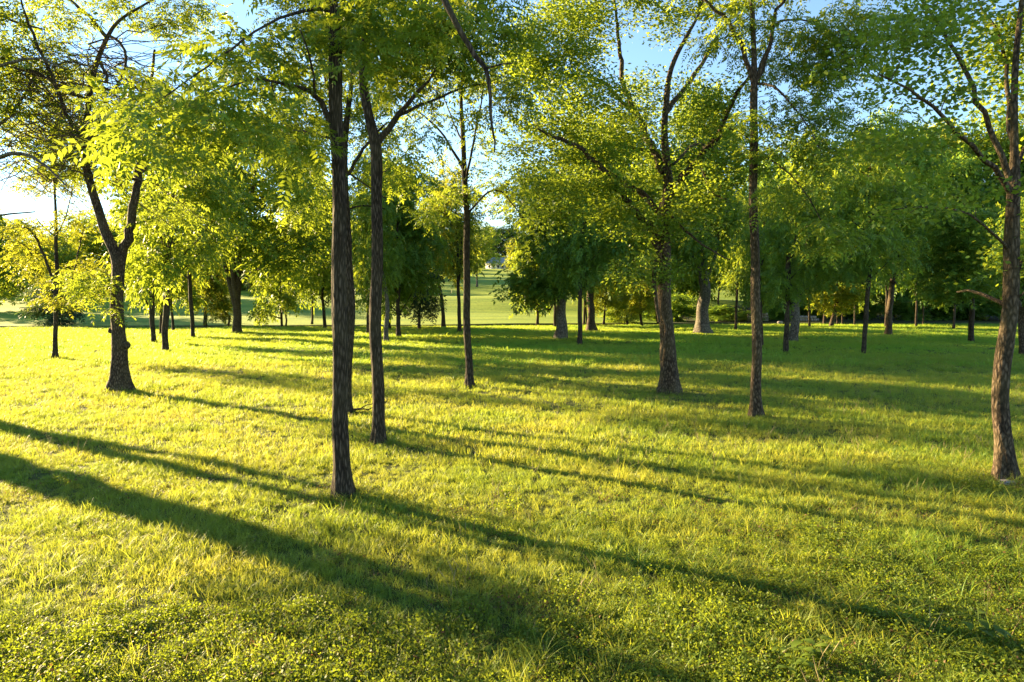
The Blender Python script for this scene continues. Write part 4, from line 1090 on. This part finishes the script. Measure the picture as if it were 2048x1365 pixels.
def stone_mesh(seed, sx, sy, sz):
    rng = np.random.default_rng(seed)
    n, m = 8, 12
    th = np.linspace(0, np.pi, n)[:, None]; ph = np.linspace(0, 2 * np.pi, m, endpoint=False)[None]
    x = np.sin(th) * np.cos(ph); y = np.sin(th) * np.sin(ph); z = np.cos(th) * np.ones_like(ph)
    p = np.stack([x, y, z], -1)
    p = np.sign(p) * np.abs(p) ** 0.55
    p += rng.normal(0, 0.05, p.shape)
    p[0] = p[0].mean(0); p[-1] = p[-1].mean(0)
    v = p.reshape(-1, 3) * np.array([sx, sy, sz]) * 0.5
    i, j = np.meshgrid(np.arange(n - 1), np.arange(m), indexing='ij')
    f = np.stack([i * m + j, (i + 1) * m + j, (i + 1) * m + (j + 1) % m, i * m + (j + 1) % m], -1).reshape(-1, 4)
    return mesh_np('stone', v, f, (M['stone'],), smooth=False)


STONES = [stone_mesh(900 + i, 1, 1, 1) for i in range(6)]


def stone_wall(label, px0, px1, py_top, py_bot, d, courses, per, name='stone_wall', mat='stone', drop=0.0):
    p0 = W(px0, py_bot, d); p1 = W(px1, py_bot, d); zt = W(px0, py_top, d)[2]
    xc = 0.5 * (p0[0] + p1[0])
    zb = min(p0[2], float(terrain(xc, d)))
    root = thing(name, label, 'wall', (xc, d, zb))
    hw = (p1[0] - p0[0]) / 2; hh = (zt - zb) / courses
    k = 0
    for c in range(courses):
        x = -hw; 
        while x < hw - 0.1:
            wd = min(2 * hw / per * rngb.uniform(.7, 1.4), hw - x)
            if wd > 0.12 and not (drop and c == courses - 1 and x > hw * (1 - 2 * drop)):
                o = obj('stone', STONES[k % 6], root, (x + wd / 2, rngb.uniform(-.03, .03), (c + .5) * hh), mat=M[mat])
                o.scale = (wd * 1.02, 0.5, hh * 1.03)
                o.rotation_euler = (rngb.uniform(-.04, .04), rngb.uniform(-.04, .04), 0)
                k += 1
            x += wd
    return root


stone_wall('low dry-stone wall in the shade behind the pale wide trunk', 1598, 1637, 632, 648, 99.0, 3, 6, drop=.3)
stone_wall('longer dark stone wall far back in the wood behind a slender leaning trunk', 1684, 1736, 618, 630, 112.0, 2, 7)
stone_wall('short pale stone wall end seen beside the straight slim brown trunk', 1495, 1536, 626, 642, 100.0, 3, 6)


def stone_thing(label, px, py, w_px, h_px, seed, mat='stone_pale'):
    g = G(px, py)
    k = g[1] / F
    root = thing('rock', label, 'rock', g - np.array([0, 0, h_px * k * 0.22]))
    me = stone_mesh(seed, w_px * k, w_px * k * 0.7, h_px * k)
    obj('boulder', me, root, (0, 0, h_px * k * 0.32), mat=M[mat])
    return root


stone_thing('flat pale stone lying at the foot of the thick right-edge trunk', 2014, 968, 30, 14, 41, 'stone')
stone_thing('pale grey boulder in front of the low dry-stone wall', 1560, 647, 11, 7, 42, 'stone')

# fallen dead branch behind the nearest trunk
gfb = G(716, 828)
fb = thing('fallen_branch', 'dark fallen branch lying in the grass just right of the nearest trunk', 'branch', gfb)
v, f = tubes(np.array([[[-.35, 0, .10], [-.1, .02, .12], [.12, -.02, .15], [.3, -.04, .12], [.45, 0, .2]], [[.05, 0, .13], [.15, .05, .2], [.28, .1, .26], [.36, .12, .25], [.42, .12, .3]], [[-.15, 0, .1], [-.05, -.08, .05], [.08, -.15, .06], [.2, -.2, .1], [.3, -.22, .1]]]), np.array([[.045, .04, .032, .024, .012], [.02, .017, .014, .01, .006], [.022, .018, .015, .01, .006]]), 6)
obj('wood', mesh_np('wood', v, f, (M['bark_dark'],), smooth=True), fb)

# ------------------------------------------------------------------ grass and ground cover
SRC = {}


def blades(n, rad, h0, h1, w, lean, rng, segs=3, curve=0.6):
    """n curved tapering blades as quads (last one pinched)"""
    b = np.zeros((n, 3)); a = rng.uniform(0, 6.28, n); rr = rad * np.sqrt(rng.uniform(0, 1, n))
    b[:, 0] = np.cos(a) * rr; b[:, 1] = np.sin(a) * rr
    hgt = rng.uniform(h0, h1, n)
    la = rng.uniform(0, 6.28, n); ln = rng.uniform(0.1, lean, n)
    d = np.stack([np.cos(la) * ln, np.sin(la) * ln, np.ones(n)], 1); d = unit(d)
    side = np.stack([-np.sin(la + rng.normal(0, .6, n)), np.cos(la), np.zeros(n)], 1); side = unit(side)
    t = np.linspace(0, 1, segs + 1)
    cur = rng.uniform(0.2, 1, n) * curve
    hor = np.stack([np.cos(la), np.sin(la), np.zeros(n)], 1)
    P = b[:, None] + hgt[:, None, None] * (d[:, None] * t[None, :, None] + hor[:, None] * (cur[:, None] * t * t)[..., None] * .7 - np.array([0, 0, 1.0]) * (cur[:, None] * t ** 2.2)[..., None] * .42)
    wd = w * rng.uniform(.7, 1.3, n)[:, None] * (1 - t[None] ** 1.6 * 0.92)
    Lf = P - side[:, None] * wd[..., None] * .5; Rt = P + side[:, None] * wd[..., None] * .5
    v = np.stack([Lf, Rt], 2).reshape(-1, 3)
    K = segs + 1
    base = (np.arange(n) * K * 2)[:, None]
    k = (np.arange(segs) * 2)[None]
    f = np.stack([base + k, base + k + 1, base + k + 3, base + k + 2], -1).reshape(-1, 4)
    var = np.repeat(rng.uniform(0, 1, n), K * 2)
    return v, f, var


def add_src(group, arrs, mats):
    vs_, fs_, vr, mi = [], [], [], []
    off = 0
    for (v, f, var), m in arrs:
        vs_.append(v); fs_.append(f + off); vr.append(var); mi.append(np.full(len(f), m)); off += len(v)
    me = mesh_np('clump', np.vstack(vs_), np.vstack(fs_), mats, np.concatenate(vr), np.concatenate(mi))
    if group not in SRC:
        SRC[group] = bpy.data.collections.new(group + ' sources')
    o = bpy.data.objects.new('%s_source_%02d' % (group, len(SRC[group].objects)), me)
    SRC[group].objects.link(o)


def leafy(n, rad, h0, h1, size, rng, wid=.8, flat=.4):
    B = np.zeros((n, 3)); a = rng.uniform(0, 6.28, n); rr = rad * np.sqrt(rng.uniform(0, 1, n))
    B[:, 0] = np.cos(a) * rr; B[:, 1] = np.sin(a) * rr; B[:, 2] = rng.uniform(h0, h1, n)
    D = rng.normal(size=(n, 3)); D[:, 2] = np.abs(D[:, 2]) * flat
    return leaves_simple(B, unit(D), size * rng.uniform(.6, 1.3, n), rng, wid, 0.95)


rg = np.random.default_rng(3)
for i in range(5):
    add_src('near_grass', [(blades(30, .11, .05, .13, .0075, .7, rg), 0), (leafy(8, .1, .01, .05, .025, rg), 0)], (M['grass'],))
for i in range(4):
    add_src('near_grass', [(blades(20, .12, .09, .22, .008, .8, rg, 4, .9), 0), (blades(1, .1, .1, .2, .006, .8, rg), 1)], (M['grass'], M['dry']))
for i in range(4):
    add_src('mid_grass', [(blades(26, .19, .08, .19, .013, .8, rg), 0), (blades(1, .15, .1, .2, .009, .9, rg), 1)], (M['grass'], M['dry']))
for i in range(4):
    add_src('far_grass', [(blades(22, .40, .12, .27, .034, .7, rg, 2), 0)], (M['grass_far'],))
for i in range(5):
    add_src('clover', [(leafy(58, .13, .02, .09, .025, rg, .65, .4), 0), (leafy(20, .12, .04, .11, .018, rg, .8), 0), (blades(16, .12, .06, .15, .005, .8, rg), 0)], (M['clover'],))
for i in range(2):
    add_src('clover', [(leafy(52, .13, .02, .10, .025, rg, .75, .5), 0), (leafy(4, .12, .03, .08, .026, rg, .7), 1), (blades(7, .12, .04, .13, .005, 1., rg), 2)], (M['clover'], M['rust'], M['dry']))
for i in range(2):
    add_src('rusty', [(leafy(7, .12, .02, .07, .028, rg, .6), 0), (blades(12, .12, .03, .12, .005, 1.2, rg, 3, 1.2), 1), (leafy(12, .13, .02, .08, .03, rg, .7), 2)], (M['rust'], M['dry'], M['clover']))
for i in range(4):
    add_src('tall_grass', [(blades(12, .09, .22, .50, .010, .75, rg, 6, 1.3), 0), (blades(2, .06, .2, .4, .007, .7, rg, 5, 1.), 1)], (M['grass'], M['dry']))


def seed_stalk(rng):
    n = 3
    P = np.zeros((n, 6, 3)); Rr = np.zeros((n, 6))
    heads = []
    for i in range(n):
        b = np.array([rng.normal(0, .05), rng.normal(0, .05), 0]); h = rng.uniform(.22, .42); a = rng.uniform(0, 6.28); ln = rng.uniform(.05, .35)
        t = np.linspace(0, 1, 6)
        P[i] = b + np.stack([np.cos(a) * ln * h * t ** 2, np.sin(a) * ln * h * t ** 2, h * t], 1)
        Rr[i] = np.array([.0022, .002, .0018, .0016, .0050, .0015])
    P[:, 4] = P[:, 3] + (P[:, 5] - P[:, 3]) * .45
    v, f = tubes(P, Rr, 4)
    return v, f, rng.uniform(0, 1, len(v))


for i in range(3):
    add_src('seed', [(seed_stalk(rg), 0)], (M['seed'],))


def scatter(name, label, pts, scl, src, rng, tilt=.18):
    n = len(pts)
    me = bpy.data.meshes.new(name)
    me.vertices.add(n); me.vertices.foreach_set('co', np.asarray(pts, np.float32).ravel())
    rot = np.stack([rng.normal(0, tilt, n), rng.normal(0, tilt, n), rng.uniform(0, 6.283, n)], 1)
    for nm, ty, key, dat in (('rot', 'FLOAT_VECTOR', 'vector', rot), ('scl', 'FLOAT', 'value', scl), ('idx', 'INT', 'value', rng.integers(0, len(SRC[src].objects), n))):
        a = me.attributes.new(nm, ty, 'POINT')
        a.data.foreach_set(key, np.ascontiguousarray(dat, np.int32 if ty == 'INT' else np.float32).ravel())
    me.update()
    o = obj(name, me)
    o['kind'] = 'stuff'; o['label'] = label; o['category'] = 'grass' if 'grass' in name or 'seed' in name else 'plants'
    ng = bpy.data.node_groups.new(name + ' scatter', 'GeometryNodeTree')
    ng.interface.new_socket('Geometry', in_out='INPUT', socket_type='NodeSocketGeometry')
    ng.interface.new_socket('Geometry', in_out='OUTPUT', socket_type='NodeSocketGeometry')
    nn, ll = ng.nodes, ng.links
    gi = nn.new('NodeGroupInput'); go = nn.new('NodeGroupOutput')
    ci = nn.new('GeometryNodeCollectionInfo'); ci.inputs['Collection'].default_value = SRC[src]
    ci.inputs['Separate Children'].default_value = True; ci.inputs['Reset Children'].default_value = True
    ip = nn.new('GeometryNodeInstanceOnPoints'); ip.inputs['Pick Instance'].default_value = True

    def attr(nm, ty):
        a = nn.new('GeometryNodeInputNamedAttribute'); a.data_type = ty; a.inputs['Name'].default_value = nm
        return [s for s in a.outputs if s.enabled and s.name == 'Attribute'][0]
    ll.new(gi.outputs[0], ip.inputs['Points'])
    ll.new(ci.outputs[0], ip.inputs['Instance'])
    ll.new(attr('idx', 'INT'), ip.inputs['Instance Index'])
    e2r = nn.new('FunctionNodeEulerToRotation'); ll.new(attr('rot', 'FLOAT_VECTOR'), e2r.inputs[0])
    ll.new(e2r.outputs[0], ip.inputs['Rotation'])
    ll.new(attr('scl', 'FLOAT'), ip.inputs['Scale'])
    ll.new(ip.outputs[0], go.inputs[0])
    md = o.modifiers.new('scatter', 'NODES'); md.node_group = ng
    return o


def wedge(y0, y1, dens, rng, margin=2.5):
    """random ground points in the part of the meadow in view"""
    A_ = (2 * 0.80 * (y0 + y1) / 2 + 2 * margin) * (y1 - y0)
    n = int(A_ * dens)
    y = np.sqrt(rng.uniform(y0 * y0, y1 * y1, n))
    x = rng.uniform(-1, 1, n) * (0.80 * y + margin)
    return x, y


def on_ground(x, y, sink=0.0):
    return np.stack([x, y, terrain(x, y) - sink], 1)


rg = np.random.default_rng(31)


def cover_mask(x, y):
    """0..1: where leafy ground cover takes over from grass"""
    nz = 0.6 * vnoise(x * 0.5 + 9, y * 0.5, 5) + 0.4 * vnoise(x * 1.6, y * 1.6, 6)
    base = np.interp(y + 0.35 * np.abs(x + 1.0) * 0, [5.0, 6.8, 8.2, 11, 20], [0.88, 0.62, 0.30, 0.16, 0.05])
    base = base + 0.15 * (x > 4) * (y < 13)
    return np.clip((base - nz) * 3 + 0.5, 0, 1)


# grass
X_, Y_ = [], []
for y0, y1, dn in [(3.0, 7, 120), (7, 10, 125), (10, 14, 95)]:
    x, y = wedge(y0, y1, dn, rg); X_.append(x); Y_.append(y)
x = np.concatenate(X_); y = np.concatenate(Y_)
keep = rg.uniform(0, 1, len(x)) > cover_mask(x, y) * 0.85
x, y = x[keep], y[keep]
lumpy = 0.50 + 0.6 * vnoise(x * .9, y * .9, 8)
scatter('near_grass', 'short sunlit and shaded grass covering the near meadow', on_ground(x, y), lumpy * rg.uniform(.75, 1.3, len(x)), 'near_grass', rg)
X_, Y_ = [], []
for y0, y1, dn in [(13.5, 20, 40), (20, 30, 22), (30, 40, 12)]:
    x, y = wedge(y0, y1, dn, rg); X_.append(x); Y_.append(y)
x = np.concatenate(X_); y = np.concatenate(Y_)
lumpy = 0.55 + 0.55 * vnoise(x * .5, y * .5, 9)
scatter('middle_grass', 'grass of the middle meadow between the trunks', on_ground(x, y), lumpy * np.interp(y, [13, 40], [.9, 1.5]) * rg.uniform(.8, 1.3, len(x)), 'mid_grass', rg)
x, y = wedge(34, 92, 8.0, rg, 6)
k = y < edge_y(x) - 0.1
x, y = x[k], y[k]
scatter('far_grass', 'tall grass of the far meadow up to its edge', on_ground(x, y), (0.55 + .6 * vnoise(x * .25, y * .25, 10)) * rg.uniform(.8, 1.25, len(x)), 'far_grass', rg)
# clover and small broad leaves
X_, Y_ = [], []
for y0, y1, dn in [(3.0, 7, 120), (7, 10, 100), (10, 15, 45), (15, 26, 10)]:
    x, y = wedge(y0, y1, dn, rg); X_.append(x); Y_.append(y)
x = np.concatenate(X_); y = np.concatenate(Y_)
keep = rg.uniform(0, 1, len(x)) < cover_mask(x, y)
x, y = x[keep], y[keep]
scatter('ground_cover', 'low clover and broad-leaved weeds carpeting the foreground', on_ground(x, y), rg.uniform(.7, 1.35, len(x)) * (0.7 + .6 * vnoise(x, y, 14)), 'clover', rg)
x, y = wedge(3.0, 12, 22, rg)
keep = (vnoise(x * .7, y * .7, 21) * .6 + vnoise(x * 2, y * 2, 22) * .4) > np.interp(y, [5, 8, 12], [.52, .60, .72]) - .14 * np.exp(-((x + 1.2) / 1.6) ** 2 - ((y - 6.2) / .9) ** 2)
x, y = x[keep], y[keep]
for (qx, qy, qr, qn) in [(1430, 1290, .5, 40), (1060, 1200, .45, 34), (1300, 1005, .6, 24), (430, 1290, .5, 30), (640, 1320, .5, 40), (840, 1300, .5, 40), (1700, 1290, .4, 24), (20, 890, .6, 30)]:
    gq = G(qx, qy)
    x = np.concatenate([x, gq[0] + rg.normal(0, qr, qn)]); y = np.concatenate([y, gq[1] + rg.normal(0, qr * .6, qn)])
scatter('rusty_litter', 'rust-red dead leaves and dry blades between the foreground weeds', on_ground(x, y), rg.uniform(.7, 1.3, len(x)), 'rusty', rg)
# tall arching tufts
x, y = wedge(5.0, 16, 5.0, rg)
keep = (vnoise(x * .35, y * .35, 33) * .7 + vnoise(x * 1.3, y * 1.3, 34) * .3) > np.where(x > 0, np.interp(y, [6, 9, 13], [.36, .46, .56]), .66)
x, y = x[keep], y[keep]
scatter('tall_grass_tufts', 'taller arching grass tufts scattered over the near meadow', on_ground(x, y), rg.uniform(.5, 1.0, len(x)), 'tall_grass', rg, .12)
x, y = wedge(5.0, 24, 1.5, rg)
keep = vnoise(x * .4, y * .4, 41) > .45
x, y = x[keep], y[keep]
scatter('seed_stalks', 'pale grass seed heads rising above the near meadow', on_ground(x, y), rg.uniform(.6, 1.1, len(x)), 'seed', rg, .15)

feet = [(gA, .26), (gB, .26), (gD, .42), (gE, .24), (gF, .30), (gG, .50)]
lx, ly, tx, ty = [], [], [], []
for g_, r_ in feet:
    a = rg.uniform(0, 6.283, 46); q = r_ + np.abs(rg.normal(0, .22, 46))
    lx.append(g_[0] + np.cos(a) * q); ly.append(g_[1] + np.sin(a) * q)
    a = rg.uniform(0, 6.283, 26); q = r_ + np.abs(rg.normal(0.02, .07, 26))
    tx.append(g_[0] + np.cos(a) * q); ty.append(g_[1] + np.sin(a) * q)
lx, ly, tx, ty = map(np.concatenate, (lx, ly, tx, ty))
scatter('trunk_foot_litter', 'dead leaves and dry blades gathered round the nearest trunk feet', on_ground(lx, ly), rg.uniform(.7, 1.3, len(lx)), 'rusty', rg)
scatter('trunk_foot_grass', 'unmown longer grass round the nearest trunk feet', on_ground(tx, ty), rg.uniform(.35, .7, len(tx)), 'tall_grass', rg)

# ------------------------------------------------------------------ single plants in the foreground
def weed(label, px, py, n_leaf, hgt, size, seed):
    g = G(px, py)
    rng = np.random.default_rng(seed)
    root = thing('weed', label, 'plant', g)
    n_st = 5
    P = np.zeros((n_st, 5, 3))
    for i in range(n_st):
        a = i * 1.26 + rng.uniform(-.3, .3)
        t = np.linspace(0, 1, 5)
        P[i] = np.stack([np.cos(a) * .16 * t ** 1.3, np.sin(a) * .16 * t ** 1.3, hgt * t * rng.uniform(.7, 1.05)], 1)
    v, f = tubes(P, np.tile(np.linspace(.006, .002, 5), (n_st, 1)), 5)
    obj('stems', mesh_np('stems', v, f, (M['clover'],), np.full(len(v), .5), smooth=True), root)
    for i in range(n_leaf):
        s = i % n_st; t = rng.uniform(.35, 1.0)
        b = np.array([np.interp(t, np.linspace(0, 1, 5), P[s, :, c]) for c in range(3)])
        a = rng.uniform(0, 6.28); L = size * rng.uniform(.6, 1.1)
        u = np.linspace(0, 1, 6)
        d = np.array([math.cos(a), math.sin(a), .35]); sd = np.array([-math.sin(a), math.cos(a), 0])
        mid = b + d * (u * L)[:, None] + np.array([0, 0, -.55]) * (u ** 2 * L)[:, None]
        wd = L * .26 * np.sin(np.pi * np.clip(u * .93 + .05, 0, 1)) ** .8
        Lf = mid - sd * wd[:, None] + np.array([0, 0, .12]) * wd[:, None]; Rt = mid + sd * wd[:, None] + np.array([0, 0, .12]) * wd[:, None]
        vv = np.stack([Lf, mid, Rt], 1).reshape(-1, 3)
        ff = []
        for j in range(5):
            ff += [(j * 3, j * 3 + 1, j * 3 + 4, j * 3 + 3), (j * 3 + 1, j * 3 + 2, j * 3 + 5, j * 3 + 4)]
        obj('leaf', mesh_np('leaf', vv, np.array(ff), (M['clover'],), np.full(len(vv), rng.uniform(.3, 1)), smooth=True), root)
    return root


weed('broad-leaved green weed at the bottom edge, right of centre', 1640, 1335, 22, .28, .15, 51)
weed('pointed-leaf weed at the bottom edge beside another weed, further left', 1590, 1352, 16, .22, .13, 52)
weed('small upright leafy weed near the bottom right corner', 1960, 1290, 16, .30, .14, 53)
weed('small bright weed in the lower centre ground cover', 955, 1312, 14, .16, .09, 54)


def tuft(label, px, py, n, h, seed, mat='grass'):
    g = G(px, py)
    rng = np.random.default_rng(seed)
    root = thing('grass_tuft', label, 'grass tuft', g)
    v, f, var = blades(n, .16, h * .6, h, .012, .9, rng, 8, 1.5)
    obj('blades', mesh_np('blades', v, f, (M[mat],), var), root, kind='stuff')


tuft('large arching tuft of pale grass in front of the right-edge trunk', 1960, 1008, 70, .42, 61)
tuft('smaller arching tuft of pale grass right beside the large one near the right edge', 2020, 1012, 40, .34, 62)
tuft('arching grass tuft in the lower centre right foreground', 1440, 1150, 50, .40, 63)
tuft('long grass tuft in the right foreground shadow', 1815, 1255, 50, .42, 64)
tuft('light grass tuft low at the left edge of the picture', 70, 1230, 60, .22, 65)

print('hero leaf faces', CR, 'proto', [p['n'] for p in PROTO])
print('total polys', sum(len(m.polygons) for m in bpy.data.meshes))
